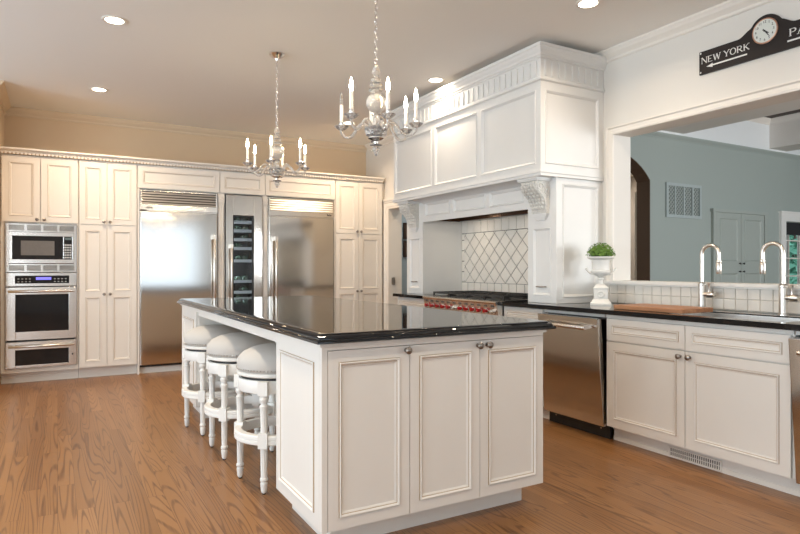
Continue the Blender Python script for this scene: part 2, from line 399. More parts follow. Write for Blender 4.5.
struct(mb.build('wall_lounge_back', BLUEW))
rp = [(AX0, 0)] + ap + [(AX1, 0)]
mb = MB()
inn = [(AX0+.012, 0)] + [(p[0]+(.012 if i == 0 else -.012 if i == len(ap)-1 else 0), p[1]-.012) for i, p in enumerate(ap)] + [(AX1-.012, 0)]
for i in range(len(rp)-1):
    a, b, c, d = rp[i], rp[i+1], inn[i+1], inn[i]
    mb.rings([[(q[0], YB-.002, q[1]) for q in (a, b, c, d)], [(q[0], YB+.225, q[1]) for q in (a, b, c, d)]])
struct(mb.build('trim_arch_reveal', BROWNREV))
struct(box('wall_lounge_frieze', M('frieze_paint', (.86, .88, .88), .6, var=.02), 4.2, 13.4, YB-.012, YB, 3.20, 3.75))
LCR = [(0, 0), (.01, 0), (.015, .015), (.05, .05), (.06, .07), (0, .07)]
struct(MB().rings([[(x, YB-p[0], 3.135+p[1]) for p in LCR] for x in (4.2, 13.4)]).build('trim_lounge_picture_rail', BLUEW))
struct(box('ceiling_lounge', DARKWOOD, 4.0, 13.4, -3.2, 6.12, 3.75, 3.85))
def beam(name, x0, x1):
    mb = MB().box(x0, x1, -3, YB-.012, 3.25, 3.75)
    for sgn, xx in ((-1, x0), (1, x1)):
        mb.rings([[(xx+sgn*p[0], y, 3.75-.10+p[1]*1.4) for p in LCR] for y in (-3, YB-.012)])
    return struct(mb.build(name, M('beam_paint', (.80, .77, .73), .5, var=.02)))
beam('trim_beam_1', 5.2, 5.7); beam('trim_beam_2', 7.77, 8.28); beam('trim_beam_3', 10.58, 11.1)
struct(MB().rings([[(x, YB-.012-p[0], 3.65+p[1]*1.4) for p in LCR] for x in (4.2, 13.4)]).build('trim_lounge_crown', TRIMP))
struct(box('wall_lounge_far', BLUEW, 13.4, 13.6, -3.2, 6.12, 0, 3.75))
holed('wall_lounge_front', BLUEW, 'y', -3.2, -3.0, 4.2, 13.4, 0, 3.75, [(5.1, 7.3, .6, 2.8), (8.3, 10.5, .6, 2.8)])
# hall behind the arch and doorway
struct(box('wall_hall_back', HALLBLUE, 4.2, 5.6, 8.1, 8.3, 0, 2.9)); struct(box('wall_hall_far', BEIGEW, 5.6, 9.2, 8.1, 8.3, 0, 2.9))
struct(box('wall_hall_side', BEIGEW, 9.2, 9.4, 6.12, 8.3, 0, 2.9)); struct(box('ceiling_hall', CEILP, 4.2, 9.4, 6.12, 8.3, 2.9, 3.0))
area('hall_fill_light', (4.9, 7.1, 2.88), (0, 0, 0), .3, .3, 14, (1, .95, .88))  # added fill lamps without fixtures, to brighten the dark hall
area('hall_fill_light', (8.2, 7.2, 2.88), (0, 0, 0), .3, .3, 22, (1, .9, .78))
dl = box('door_1', TRIMP, -.0225, .0225, 0, .8, .01, 2.38); struct(dl)
dl.location = (7.76, 6.32, 0); dl.rotation_euler = (0, 0, -math.atan2(.8317, .6784))
for zz, nm, lb in ((1.66, 'upper', 'small dark framed print, upper of two on the blue hall wall'), (1.38, 'lower', 'small dark framed print, lower of two on the blue hall wall')):
    p = thing('picture_frame', lb, 'picture', (4.74, 8.08, zz))
    mb = MB(); x0, x1, z0, z1 = 4.635, 5.0, zz, zz+.25
    mb.box(x0, x1, 8.07, 8.1, z0, z0+.03).box(x0, x1, 8.07, 8.1, z1-.03, z1).box(x0, x0+.03, 8.07, 8.1, z0+.03, z1-.03).box(x1-.03, x1, 8.07, 8.1, z0+.03, z1-.03)
    mb.build('frame', DARKWOOD, p); box('print', PICT, x0+.03, x1-.03, 8.085, 8.1, z0+.03, z1-.03, p)

# return air grille on the blue wall
g = thing('wall_vent', 'blue grey lattice return air grille high on the blue wall', 'vent', (8.29, YB, 1.97))
mb = MB(); x0, x1, z0, z1 = 7.874, 8.706, 1.97, 2.49
for a in ((x0, x1, z0, z0+.045), (x0, x1, z1-.045, z1), (x0, x0+.045, z0+.045, z1-.045), (x1-.045, x1, z0+.045, z1-.045)): mb.box(a[0], a[1], YB-.03, YB, a[2], a[3])
for i in range(1, 4): u = x0+(x1-x0)*i/4; mb.box(u-.014, u+.014, YB-.026, YB, z0+.045, z1-.045)
mb.build('frame', M('grille_paint', (.42, .48, .48), .45, var=.02), g)
box('backing', M('grille_recess', (.17, .20, .19), .7, var=.05), x0+.045, x1-.045, YB-.006, YB, z0+.045, z1-.045, g)
mb = MB()
for i in range(4):
    a = x0+.045+i*(x1-x0-.09)/4+.012; b_ = a+(x1-x0-.09)/4-.024
    n = 7
    for k in range(-4, n+5):
        za = z0+.045+(k/n)*(z1-z0-.09)
        for sgn in (1, -1):
            zb = za+sgn*(b_-a)
            pa, pb = Vector((a, YB-.012, za)), Vector((b_, YB-.012, zb))
            lo, hi = z0+.046, z1-.046
            if pa.z == pb.z: continue
            t0 = (lo-pa.z)/(pb.z-pa.z); t1 = (hi-pa.z)/(pb.z-pa.z); t0, t1 = sorted((t0, t1)); t0 = max(0, t0); t1 = min(1, t1)
            if t1-t0 < .05: continue
            mb.tube([pa.lerp(pb, t0), pa.lerp(pb, t1)], .006, 4)
mb.build('lattice', M('grille_lattice_paint', (.46, .51, .49), .5, var=.02), g)

# built-in cupboard with two pairs of doors
cb = thing('built_in_cupboard', 'blue grey built-in cupboard with panelled doors beyond the pass-through', 'cupboard', (9.72, YB, 0)); YBW = YB; YB = YB-.002
mb = MB(); x0, x1, zt = 8.98, 10.46, 2.10
mb.box(x0, x0+.075, YB-.045, YB, 0, zt).box(x1-.075, x1, YB-.045, YB, 0, zt).box(x0-.02, x1+.02, YB-.055, YB, zt, zt+.05).box(x0+.075, x1-.075, YB-.02, YB, 0, zt)
mb.build('casing', BLUEC, cb)
for k in range(2):
    xa = x0+.085+k*.657
    d = at(panel(.648, .86, .02, .085, glaze=False), xa, YB-.04, 1.235).build('door', BLUEC, cb)
    knob(d, xa+(.60 if k == 0 else .048), YB-.04, 1.285, mat=BLACKM)
    d = at(panel(.648, 1.10, .02, .085, glaze=False), xa, YB-.04, .115).build('door', BLUEC, cb)
    knob(d, xa+(.60 if k == 0 else .048), YB-.04, 1.155, mat=BLACKM)

YB = YBW
# lounge window with white casing
mb = MB()
mb.box(10.90, 11.05, YB-.04, YB, .62, 2.03).box(12.8, 12.95, YB-.04, YB, .62, 2.03).box(10.90, 12.95, YB-.04, YB, 2.03, 2.17).box(10.87, 12.98, YB-.06, YB, 2.17, 2.20)
struct(mb.build('trim_lounge_window_casing', M('white_trim', (.80, .79, .76), .4, var=.02)))
wn = window_bars('window_7', 'y', YB+.10, YB+.14, 11.05, 12.8, .75, 2.02, 5, 4)
gl = box('window_pane', GLASS, 11.10, 12.75, YB+.115, YB+.121, .80, 1.97); gl.parent = wn
sh = box('roller_shade', M('dark_shade', (.02, .02, .022), .8, var=.1), 11.06, 12.79, YB+.04, YB+.07, 1.80, 2.015)
tag(sh, 'dark roller shade drawn a little way down the lounge window', 'blind')
def leafball(c, r, n, s, rnd, mb):
    for _ in range(n):
        d = Vector((rnd.gauss(0, 1), rnd.gauss(0, 1), rnd.gauss(0, 1))).normalized()
        p = Vector(c)+d*r*rnd.uniform(.75, 1.05)
        u = d.cross(Vector((rnd.random(), rnd.random(), rnd.random()))).normalized(); v = (d+u*.0+Vector((rnd.gauss(0, .35), rnd.gauss(0, .35), rnd.gauss(0, .35)))).cross(u).normalized()
        a = s*rnd.uniform(.7, 1.3); n_ = u.cross(v)
        mb.poly([p-u*a, p-v*a*.45+n_*a*.15, p+u*a, p+v*a*.45+n_*a*.15])
rt = random.Random(3)
tr = thing('garden_tree', 'leafy green tree outside the lounge window', 'tree', (16.6, 8.6, 0))
mb = MB()
for _ in range(60): leafball((rt.uniform(14.6, 18.8), rt.uniform(8.0, 9.2), rt.uniform(.3, 3.1)), .38, 60, .13, rt, mb)
mb.build('foliage', TREEL, tr, stuff=True)
MB().tube([(16.6, 8.6, 0), (16.65, 8.6, 1.2), (16.6, 8.65, 2.6)], [.13, .10, .05], 8).build('trunk', BARK, tr)

# ------------------------------------------------------------------ back wall cabinets
YF, YD, YT, YW = 7.49, 7.47, 7.565, 8.095
def carcass(t, x0, x1, z0, z1, y0=YF, toe=True):
    mb = MB().box(x0, x1, y0, YW, z0, z1); mb.build('body', PAINT, t)
    if toe:
        mb = MB().box(x0, x1, YT, YW, 0, z0-.001).box(x0, x1, YT-.008, YT, z0-.02, z0-.001); mb.build('plinth', PAINT, t)
# oven cabinet (open carcass that the appliances slide into)
oc = thing('oven_cabinet', 'tall cream cabinet holding the microwave and wall oven', 'cabinet', (-.155, 7.79, 0))
mb = MB()
mb.box(-.515, -.478, YF, YW, .115, 2.40).box(.184, .197, YF, YW, .115, 2.40).box(-.478, .184, YF, YW, .115, .163).box(-.478, .184, YF, YW, 1.685, 2.40).box(-.478, .184, 8.07, YW, .163, 1.685)
mb.build('body', PAINT, oc)
MB().box(-.515, .197, YT, YW, 0, .114).box(-.515, .197, YT-.008, YT, .095, .114).build('plinth', PAINT, oc)
for k, (xa, xb) in enumerate(((-.503, -.162), (-.156, .188))):
    d = at(panel(xb-xa, .685, .02, .058, mould=.0045), xa, YD, 1.70).build('door', PG, oc, bevel=0)
    knob(d, (xb-.03 if k == 0 else xa+.03), YD, 1.728)

def tall_cabinet(label, x0, xm, x1, zs, zmid, loc):
    t = thing('pantry_cabinet', label, 'cabinet', loc)
    carcass(t, x0-.002, x1+.005, .115, 2.40)
    for k, (xa, xb) in enumerate(((x0+.004, xm-.0025), (xm+.0025, x1-.004))):
        d = at(panel(xb-xa, 2.385-zs-.006, .02, .056, mould=.0045), xa, YD, zs+.006).build('door', PG, t)
        knob(d, (xb-.028 if k == 0 else xa+.028), YD, zs+.035)
        h = zs-.004-.125; m_ = zmid-.125
        d = at(panel(xb-xa, h, .02, .056, mould=.0045, fields=[(.056, xb-xa-.056, .056, m_-.03), (.056, xb-xa-.056, m_+.03, h-.056)]), xa, YD, .125).build('door', PG, t)
        knob(d, (xb-.028 if k == 0 else xa+.028), YD, zmid)
    return t
tall_cabinet('tall cream pantry cabinet between the wall oven and a refrigerator', .202, .4775, .785, 1.690, .925, (.49, 7.79, 0))
tall_cabinet('tall cream pantry cabinet at the corner beside the doorway', 3.236, 3.580, 3.942, 1.675, .90, (3.59, 7.79, 0))
def over_cabinet(label, x0, x1, z0=2.125):
    t = thing('overhead_cabinet', label, 'cabinet', ((x0+x1)/2, 7.79, z0))
    MB().box(x0, x1, YF, YW, z0, 2.40).build('body', PAINT, t)
    at(panel(x1-x0-.008, 2.385-z0-.008, .02, .052, mould=.0045), x0+.004, YD, z0+.006).build('door', PG, t)
over_cabinet('low cream overhead cabinet above the refrigerator beside the oven side pantry', .791, 1.713)
over_cabinet('narrow cream overhead cabinet above the wine cooler', 1.714, 2.274)
over_cabinet('low cream overhead cabinet above the refrigerator beside the corner pantry', 2.275, 3.233)
def end_panel(x0, x1, label):
    return tag(box('filler_panel', PAINT, x0, x1, YF-.02, YW, .0, 2.124), label, 'panel')
end_panel(.792, .811, 'thin cream filler panel between the oven side pantry and its refrigerator')
tag(box('filler_panel', PAINT, 3.949, 3.995, 7.515, YW, 0, 2.40), 'thin cream filler panel between the corner pantry and the doorway wall', 'panel')
end_panel(3.219, 3.233, 'thin cream filler panel between the corner pantry and its refrigerator')
def pilaster(x0, x1, label):
    t = thing('fluted_pilaster', label, 'pilaster', ((x0+x1)/2, 7.79, 0))
    mb = MB().box(x0, x1, YF-.005, YW, 0, 2.124); wd = x1-x0
    n = 3
    for i in range(n):
        xa = x0+.012+i*(wd-.024)/n
        mb.lathe([(.009, .16), (.0095, .17), (.0095, 1.98), (.009, 1.99)], (xa+(wd-.024)/n/2, YF-.005, 0), 10)
    mb.build('shaft', PAINT, t, smooth=35)
    mb = MB().box(x0+.002, x1-.002, YF-.022, YF-.005, 2.01, 2.012+wd-.004)
    cx, cz = (x0+x1)/2, 2.01+wd/2
    mb.lathe([(wd*.42, .022), (wd*.42, .027), (wd*.34, .029), (wd*.30, .024), (wd*.16, .024), (wd*.10, .032), (0, .034)], (cx, YF, cz), 18, '-y')
    mb.build('rosette', PAINT, t, smooth=35)
pilaster(1.692, 1.772, 'fluted cream pilaster between the wine cooler and the oven side refrigerator')
pilaster(2.246, 2.310, 'fluted cream pilaster between the wine cooler and the corner side refrigerator')
cn = thing('cornice', 'long cream dentil cornice along the top of the back cabinets', 'moulding', (1.7, 7.6, 2.40))
CP = [(0, 0), (.008, 0), (.012, .008), (.012, .014), (.03, .034), (.045, .042), (.055, .048), (.055, .064), (0, .064)]
y0 = 7.475
mb = MB().rings([[(x, y0-p[0], 2.4015+p[1]) for p in CP] for x in (-.518, 3.955)]).box(-.518, 3.955, y0, YW, 2.4015, 2.4655)
mb.build('moulding', PAINT, cn)
mb = MB(); n = 127
for i in range(n):
    xa = -.512+i*(4.46/n); mb.box(xa, xa+.0215, y0-.032, y0-.0136, 2.403, 2.426)
mb.build('dentil_band', PAINT, cn)
box('dentil_gap_shade', GLAZE_SHADE, -.518, 3.955, y0-.0135, y0-.0055, 2.4016, 2.428, cn)  # dark strip that paints in the shade between the dentils

# refrigerators
def fridge(label, x0, x1, hinge, logo_x):
    t = thing('refrigerator', label, 'refrigerator', ((x0+x1)/2, 7.79, 0)); f = 7.462
    box('cabinet_box', STEELB, x0, x1, 7.50, 8.06, .10, 2.115, t)
    box('kick_plate', PAINT, x0, x1, 7.54, 8.06, .0, .099, t)
    box('foot_grille', BLACKM, x0+.005, x1-.005, 7.50, 7.535, .075, .099, t)
    MB().box(x0+.006, x1-.006, f, 7.50, .102, 1.868).build('door', STEEL, t, bevel=.006)
    # grille panel with louvres
    mb = MB().box(x0+.004, x0+.022, f, 7.50, 1.885, 2.112).box(x1-.022, x1-.004, f, 7.50, 1.885, 2.112).box(x0+.022, x1-.022, f, 7.50, 1.885, 1.945).box(x0+.022, x1-.022, f, 7.50, 2.098, 2.112)
    g_ = mb.build('grille_frame', STEELB, t)
    mb = MB()
    for i in range(5):
        z = 1.952+i*.0295
        mb.prism([(f+.001, z), (f+.007, z+.0155), (7.49, z+.0165), (7.49, z+.001)], 'yz', x0+.022, x1-.022)
    mb.build('louvre', STEELL, g_)
    box('grille_recess', SLOT, x0+.022, x1-.022, 7.492, 7.499, 1.945, 2.098, g_)
    # badge: four little dark strokes
    mb = MB()
    for i, (a, wd) in enumerate(((0, .008), (.013, .014), (.034, .006), (.044, .018))): mb.box(logo_x+a, logo_x+a+wd, f-.003, f, 1.902, 1.926 if i % 2 == 0 else 1.918)
    mb.build('badge', BLACKM, g_)
    if hinge == 'l': box('hinge_cover', BLACKM, x0+.006, x0+.07, f, 7.50, 1.870, 1.884, t)
    hx = x1-.05 if hinge == 'l' else x0+.085
    bar_handle(t, hx, f, .70, 1.61, stand=.062, r=.015)
fridge('large stainless refrigerator beside the oven side pantry, handle on its right edge', .815, 1.687, 'l', .885)
fridge('large stainless refrigerator beside the corner pantry, handle on its left edge', 2.316, 3.215, 'r', 3.11)

# wine cooler
t = thing('wine_cooler', 'narrow stainless wine cooler with a glass door strip and shelves', 'wine cooler', (2.01, 7.79, 0))
x0, x1 = 1.780, 2.240; f = 7.462; ga, gb = 1.872, 2.130; zg0, zg1 = .55, 1.862
mb = MB().box(x0, x0+.02, 7.50, 8.06, .10, 2.115).box(x1-.02, x1, 7.50, 8.06, .10, 2.115).box(x0+.02, x1-.02, 7.50, 8.06, .10, .40).box(x0+.02, x1-.02, 7.50, 8.06, 1.95, 2.115).box(x0+.02, x1-.02, 8.04, 8.06, .40, 1.95)
mb.build('cabinet_box', BLACKM, t); box('kick_plate', PAINT, x0, x1, 7.54, 8.06, 0, .099, t)
d = MB().box(x0+.004, ga, f, 7.50, .102, 2.110).box(gb, x1-.004, f, 7.50, .102, 2.110).box(ga, gb, f, 7.50, .102, zg0).box(ga, gb, f, 7.50, zg1, 2.110).build('door', STEEL, t, bevel=.003)
MB().box(ga, ga+.008, f-.001, 7.49, zg0, zg1).box(gb-.022, gb, f-.001, 7.49, zg0, zg1).box(ga+.008, gb-.022, f-.001, 7.49, zg1-.012, zg1).build('door_gasket', BLACKM, d)
box('glass', COOLGL, ga+.008, gb-.022, 7.472, 7.478, zg0, zg1-.012, d)
SHZ = (1.775, 1.665, 1.555, 1.445, 1.29, 1.035, .90, .80, .66)
for z in SHZ:
    s_ = MB().box(ga-.05, gb+.04, 7.56, 8.0, z, z+.006)
    s_ = s_.build('shelf', SLOT, t); box('shelf_front', STOOLP, ga-.05, gb+.04, 7.535, 7.56, z-.006, z+.030, s_)
bar_handle(t, 1.842, f, .70, 1.505, stand=.055, r=.012)
area('cooler_fill_light', (1.806, 7.516, 1.2), (PI/2, 0, -.9), 0.02, 1.3, 24.0, (.80, .90, 1.0))  # added fill strip for the shelves, since the door glass blocks outside light
# bottles lying on the cooler's shelves, base towards the door
BOT = M('green_bottle_glass', (.02, .035, .02), .08, var=.1)
def bottle_proto():
    mb = MB().lathe([(.03, 0), (.037, .006), (.037, .19), (.030, .21), (.014, .235), (.014, .285), (.016, .287), (.016, .30), (0, .30)], (0, 0, 0), 14, 'y')
    return mb.build('wine_bottle', BOT, None, smooth=40)
bp0 = None
for i, z in enumerate(SHZ):
    for k in range(3):
        if (i*3+k) % 4 == 3: continue
        if bp0 is None: o = bp0 = bottle_proto()
        else: o = bp0.copy(); COL.objects.link(o)
        o.location = (1.885+k*.088, 7.60, z+.006+.0375)
        tag(o, 'dark wine bottle lying on a shelf of the wine cooler', 'bottle', 'wine bottles lying in the cooler')

# microwave
t = thing('microwave', 'built-in stainless microwave with louvred trim above the wall oven', 'microwave', (-.147, 7.79, 1.172))
x0, x1, z0, z1 = -.472, .180, 1.172, 1.680; f = 7.468
box('casing', BLACKM, x0+.02, x1-.02, 7.49, 8.0, z0+.02, z1-.015, t)
mb = MB()
mb.box(x0, x1, f, 7.488, z0, z0+.012).box(x0, x1, f, 7.488, z1-.012, z1).box(x0, x0+.03, f, 7.488, z0+.012, z1-.012).box(x1-.026, x1, f, 7.488, z0+.012, z1-.012)
mb.box(x0+.03, x1-.026, f, 7.488, z0+.072, z0+.086).box(x0+.03, x1-.026, f, 7.488, z1-.084, z1-.070)
for zz in (z0+.012, z1-.070):
    for i in range(1, 4): u = x0+.03+(x1-x0-.056)*i/4; mb.box(u-.012, u+.012, f, 7.488, zz, zz+.06 if zz < 1.4 else zz+.058)
fr = mb.build('trim_frame', STEELB, t)
for zz in (z0+.016, z1-.066):
    mb = MB()
    for i in range(5): mb.box(x0+.03, x1-.026, 7.474, 7.486, zz+i*.0115, zz+i*.0115+.005)
    mb.build('louvre', NICKEL, fr); box('louvre_recess', SLOT, x0+.03, x1-.026, 7.4865, 7.4878, zz-.003, zz+.055, fr)
a, b, c, d_ = -.440, .152, 1.264, 1.592
mb = MB().box(a, b, 7.452, 7.488, c, c+.042).box(a, b, 7.452, 7.488, d_-.04, d_).box(a, a+.026, 7.452, 7.488, c+.042, d_-.04).box(b-.016, b, 7.452, 7.488, c+.042, d_-.04).box(.052, .058, 7.452, 7.488, c+.042, d_-.04)
dr = mb.build('door', STEELB, t, bevel=.002)
box('door_window', BLACKGL, a+.026, .052, 7.456, 7.487, c+.042, d_-.04, dr)
box('inner_mesh', M('oven_window_mesh', (.16, .15, .14), .25, var=.1), -.335, -.03, 7.4555, 7.456, c+.085, d_-.09, dr)
cp = box('control_panel', BLACKGL, .058, b-.016, 7.456, 7.487, c+.042, d_-.04, t)
mb = MB()
for i in range(3):
    for j in range(6): mb.box(.064+i*.024, .064+i*.024+.017, 7.4545, 7.456, c+.055+j*.027, c+.055+j*.027+.016)
mb.build('keypad', M('keypad_grey', (.55, .57, .58), .4, var=.05), cp)
box('clock_display', M('dim_display', (.12, .16, .17), .2, var=.1), .064, .13, 7.4545, 7.456, d_-.075, d_-.05, cp)

# wall oven
t = thing('wall_oven', 'stainless wall oven with a blue lit display under the microwave', 'oven', (-.147, 7.79, .452))
x0, x1 = -.472, .180
box('casing', BLACKM, x0+.02, x1-.02, 7.49, 8.0, .462, 1.15, t)
cpn = MB().box(x0, x1, 7.462, 7.49, 1.022, 1.164).build('control_panel', STEELB, t, bevel=.003)
gp = box('control_glass', BLACKGL, -.388, .108, 7.459, 7.462, 1.052, 1.134, cpn)
box('display', DISPLAY, -.20, -.06, 7.4575, 7.459, 1.090, 1.118, gp)
mb = MB()
for i in range(4):
    for j in range(2):
        for xs in (-.365, -.035): mb.box(xs+i*.034, xs+i*.034+.016, 7.4575, 7.459, 1.066+j*.03, 1.074+j*.03)
mb.build('touch_key', M('key_grey', (.4, .4, .4), .4, var=.05), gp)
wa, wb, wc, wd_ = -.385, .104, .545, .935; da, db = .458, 1.012
mb = MB().box(x0, wa, 7.455, 7.49, da, db).box(wb, x1, 7.455, 7.49, da, db).box(wa, wb, 7.455, 7.49, da, wc).box(wa, wb, 7.455, 7.49, wd_, db)
dr = mb.build('door', STEELB, t, bevel=.003)
box('door_window', BLACKGL, wa, wb, 7.459, 7.487, wc, wd_, dr)
def hbar(parent, xa, xb, y, z, r=.014, stand=.05, mat=STEELB):
    mb = MB().lathe([(r*.8, 0), (r, .004), (r, xb-xa-.004), (r*.8, xb-xa)], (xa, y-stand, z), 14, 'x')
    for xx in (xa+.03, xb-.06): mb.box(xx, xx+.03, y-stand, y, z-r*.8, z+r*.8)
    return mb.build('handle', mat, parent, smooth=40)
hbar(dr, -.445, .155, 7.455, .970)
box('vent_gap', BLACKM, x0+.01, x1-.01, 7.475, 7.49, .446, .457, t)
# warming drawer
t = thing('warming_drawer', 'stainless warming drawer with black glass below the wall oven', 'drawer', (-.147, 7.79, .164))
box('casing', BLACKM, x0+.02, x1-.02, 7.49, 8.0, .17, .435, t)
mb = MB().box(x0, wa, 7.455, 7.49, .166, .440).box(wb, x1, 7.455, 7.49, .166, .440).box(wa, wb, 7.455, 7.49, .166, .195).box(wa, wb, 7.455, 7.49, .355, .440)
dr = mb.build('drawer_front', STEELB, t, bevel=.003)
box('glass_panel', BLACKGL, wa, wb, 7.459, 7.487, .195, .355, dr)
hbar(dr, -.445, .155, 7.455, .395)
MB().lathe([(.008, 0), (.008, .004)], (.14, 7.455, .285), 10, '-y').build('control_dot', BLACKM, dr)

# ------------------------------------------------------------------ island
IX0, IX1, IY0, IY1, IYR = .955, 2.175, 2.348, 5.596, 2.95
IYF = 4.975
t = thing('kitchen_island', 'large white kitchen island cabinet with panelled doors and stool recess', 'island', (1.565, 3.97, 0))
XR = 1.40
mb = MB()
mb.box(IX0+.02, IX1-.0, IY0+.022, IYR, .11, .872).box(XR, IX1, IYR, IYF, .11, .872).box(IX0+.02, IX1, IYF, IY1, .11, .872)
mb.box(IX0+.02, IX0+.06, IYR, IYF, .838, .872)
mb.build('body', PAINT, t)
mb = MB()   # moulding under the stone
for i, (o, za, zb) in enumerate(((.0, .872, .888), (-.012, .888, .904))):
    mb.box(IX0+o, IX1-o, IY0+o, IY1-o, za, zb)
mb.build('top_moulding', PAINT, t)
mb = MB().box(IX0+.08, IX1-.058, IY0+.10, IYR-.01, 0, .109).box(XR+.06, IX1-.058, IYR-.01, IYF+.06, 0, .109).box(IX0+.08, IX1-.058, IYF+.06, IY1-.08, 0, .109)
for o, za, zb in ((.012, .075, .085), (.024, .085, .109)):
    mb.box(IX0+.08, IX1-.058+o, IY0+.10-o, IY0+.10, za, zb); mb.box(IX1-.058, IX1-.058+o, IY0+.10, IY1-.08, za, zb)
mb.build('toe_kick', PAINT, t)
box('corner_post', PAINT, IX0, .980, IY0, IY0+.022, .11, .872, t)
for xa, xb, kx, kz in ((.983, 1.377, 1.359, .850), (1.381, 1.769, 1.757, .846), (1.773, 2.174, 1.814, .846)):
    d = at(panel(xb-xa, .757, .02, .047, mould=.008), xa, IY0, .112).build('door', PG, t)
    knob(d, kx, IY0, kz)
at(panel(IYR-IY0-.024, .76, .02, .048, fields=[(.048, IYR-IY0-.024-.06, .055, .705)]), IX0, IYR, .112, 'W').build('end_panel', PG, t)
at(panel(IY1-IYF, .76, .02, .06, fields=[(.06, IY1-IYF-.09, .06, .69)]), IX0, IY1, .112, 'W').build('end_panel', PG, t)
at(panel(XR-IX0-.022, .70, .012, .06), IX0+.021, IYF-.012, .12).build('recess_panel', PG, t)
for k in range(3):
    wd = (IYF-IYR-.02)/3
    at(panel(wd-.004, .70, .012, .06), XR-.012, IYR+.01+wd*(k+1), .12, 'W').build('recess_panel', PG, t)
# granite top with an ogee edge
LX0, LX1, LY0, LY1 = .918, 2.222, 2.302, 5.64
EP = [(.03, .905), (.005, .905), (.004, .9052), (0, .908), (0, .916), (.004, .920), (.012, .9215), (.012, .926), (.016, .934), (.024, .939), (.028, .9405), (.028, .943), (.031, .9452), (.033, .9455), (.07, .9455)]
mb = MB().rings([[(LX0+i, LY0+i, z), (LX1-i, LY0+i, z), (LX1-i, LY1-i, z), (LX0+i, LY1-i, z)] for i, z in EP])
tag(mb.build('island_countertop', GRANITE, None, smooth=50), 'polished black granite top with ogee edge on the island', 'countertop')

# ------------------------------------------------------------------ stools
def make_stool():
    t = thing('bar_stool', '', 'stool')
    t['group'] = 'swivel stools under the island'
    R = .222
    mb = MB().lathe([(0, .645), (R-.004, .645), (R+.002, .652), (R+.003, .668), (R+.004, .690), (R-.004, .715), (R-.03, .742), (R-.075, .764), (R-.13, .777), (.04, .783), (0, .7835)], n=40)
    s_ = mb.build('seat', FABRIC, t, smooth=50)
    mb = MB()
    for k in range(72):
        a = 2*PI*k/72; c = Vector((math.cos(a)*(R+.004), math.sin(a)*(R+.004), .659))
        mb.lathe([(.0052, -.002), (.0045, .002), (0, .0045)], (0, 0, 0), 6, 'x'); vs = mb.bm.verts[-18:]
        bmesh.ops.transform(mb.bm, matrix=Matrix.Translation(c) @ Matrix.Rotation(a, 4, 'Z'), verts=list(vs))
    mb.build('nailhead_trim', NAIL, s_)
    MB().lathe([(0, .620), (R-.006, .620), (R+.003, .626), (R+.003, .640), (R-.004, .6445), (0, .6445)], n=40).build('seat_rim', STOOLP, t, smooth=40)
    MB().lathe([(0, .606), (R-.018, .606), (R-.018, .6195), (0, .6195)], n=32).build('swivel_plate', BLACKM, t, smooth=40)
    mb = MB(); R2 = R-.006
    mb.rings([[(r*math.cos(2*PI*k/40), r*math.sin(2*PI*k/40), z) for k in range(40)] for r, z in ((R2, .535), (R2+.003, .54), (R2+.003, .598), (R2, .605), (R2-.03, .605), (R2-.03, .535))], cap0=False, cap1=False, loop=True)
    mb.build('apron', STOOLP, t, smooth=40)
    mb = MB(); Rr = .222
    prof = [(Rr-.022, .262), (Rr+.012, .262), (Rr+.018, .268), (Rr+.018, .284), (Rr+.014, .288), (Rr+.018, .292), (Rr+.018, .308), (Rr+.012, .314), (Rr-.022, .314)]
    mb.rings([[(r*math.cos(2*PI*k/40), r*math.sin(2*PI*k/40), z) for k in range(40)] for r, z in prof], cap0=False, cap1=False, loop=True)
    mb.build('foot_ring', STOOLP, t, smooth=30)
    for sx, sy in ((-1, -1), (-1, 1), (1, -1), (1, 1)):
        lx, ly = sx*.157, sy*.157; a = math.atan2(ly, lx)
        mb = MB()
        # turned and fluted shaft
        up = [(.016, .33), (.019, .336), (.019, .345), (.0185, .36), (.0205, .43), (.0215, .463), (.024, .468), (.024, .476), (.017, .482), (.0165, .49), (.024, .50), (.026, .512), (.021, .522), (.024, .528), (.024, .534)]
        def flute(pf):
            rs = []
            for r, z in pf:
                rs.append([((r-(.0022 if (k % 2 and (.35 < z < .46 or .09 < z < .25)) else 0))*math.cos(2*PI*k/24)+lx, (r-(.0022 if (k % 2 and (.35 < z < .46 or .09 < z < .25)) else 0))*math.sin(2*PI*k/24)+ly, z) for k in range(24)])
            mb.rings(rs)
        flute(up)
        lo = [(.010, .006), (.0145, .012), (.0165, .02), (.0195, .055), (.0195, .06), (.015, .066), (.022, .074), (.022, .084), (.017, .090), (.0175, .10), (.0195, .24), (.0205, .25)]
        flute(lo)
        bx = MB().box(-.026, .026, -.026, .026, .248, .330).box(-.027, .027, -.027, .027, .532, .606)
        bx.T(Matrix.Translation((lx*1.0, ly*1.0, 0)) @ Matrix.Rotation(a, 4, 'Z'))
        me = bpy.data.meshes.new('x'); bx.bm.to_mesh(me); mb.bm.from_mesh(me); bx.bm.free(); bpy.data.meshes.remove(me)
        lg = mb.build('leg', STOOLP, t, smooth=35)
        MB().lathe([(.009, 0), (.0095, .006)], (lx, ly, 0), 12).build('foot_pad', RUBBER, lg)
    return t
st0 = make_stool()
for i, (x, y, r, lb) in enumerate(((1.099, 3.376, 8.6, 'white swivel bar stool tucked nearest to the island end panel beside the doors'),
                                   (1.074, 4.056, 1.6, 'white swivel bar stool in the middle of the three under the island'),
                                   (1.043, 4.705, 10, 'white swivel bar stool under the island, the one next to the refrigerators'))):
    o = st0 if i == 0 else copy_tree(st0)
    o.location = (x, y, 0); o.rotation_euler = (0, 0, math.radians(r)); o['label'] = lb

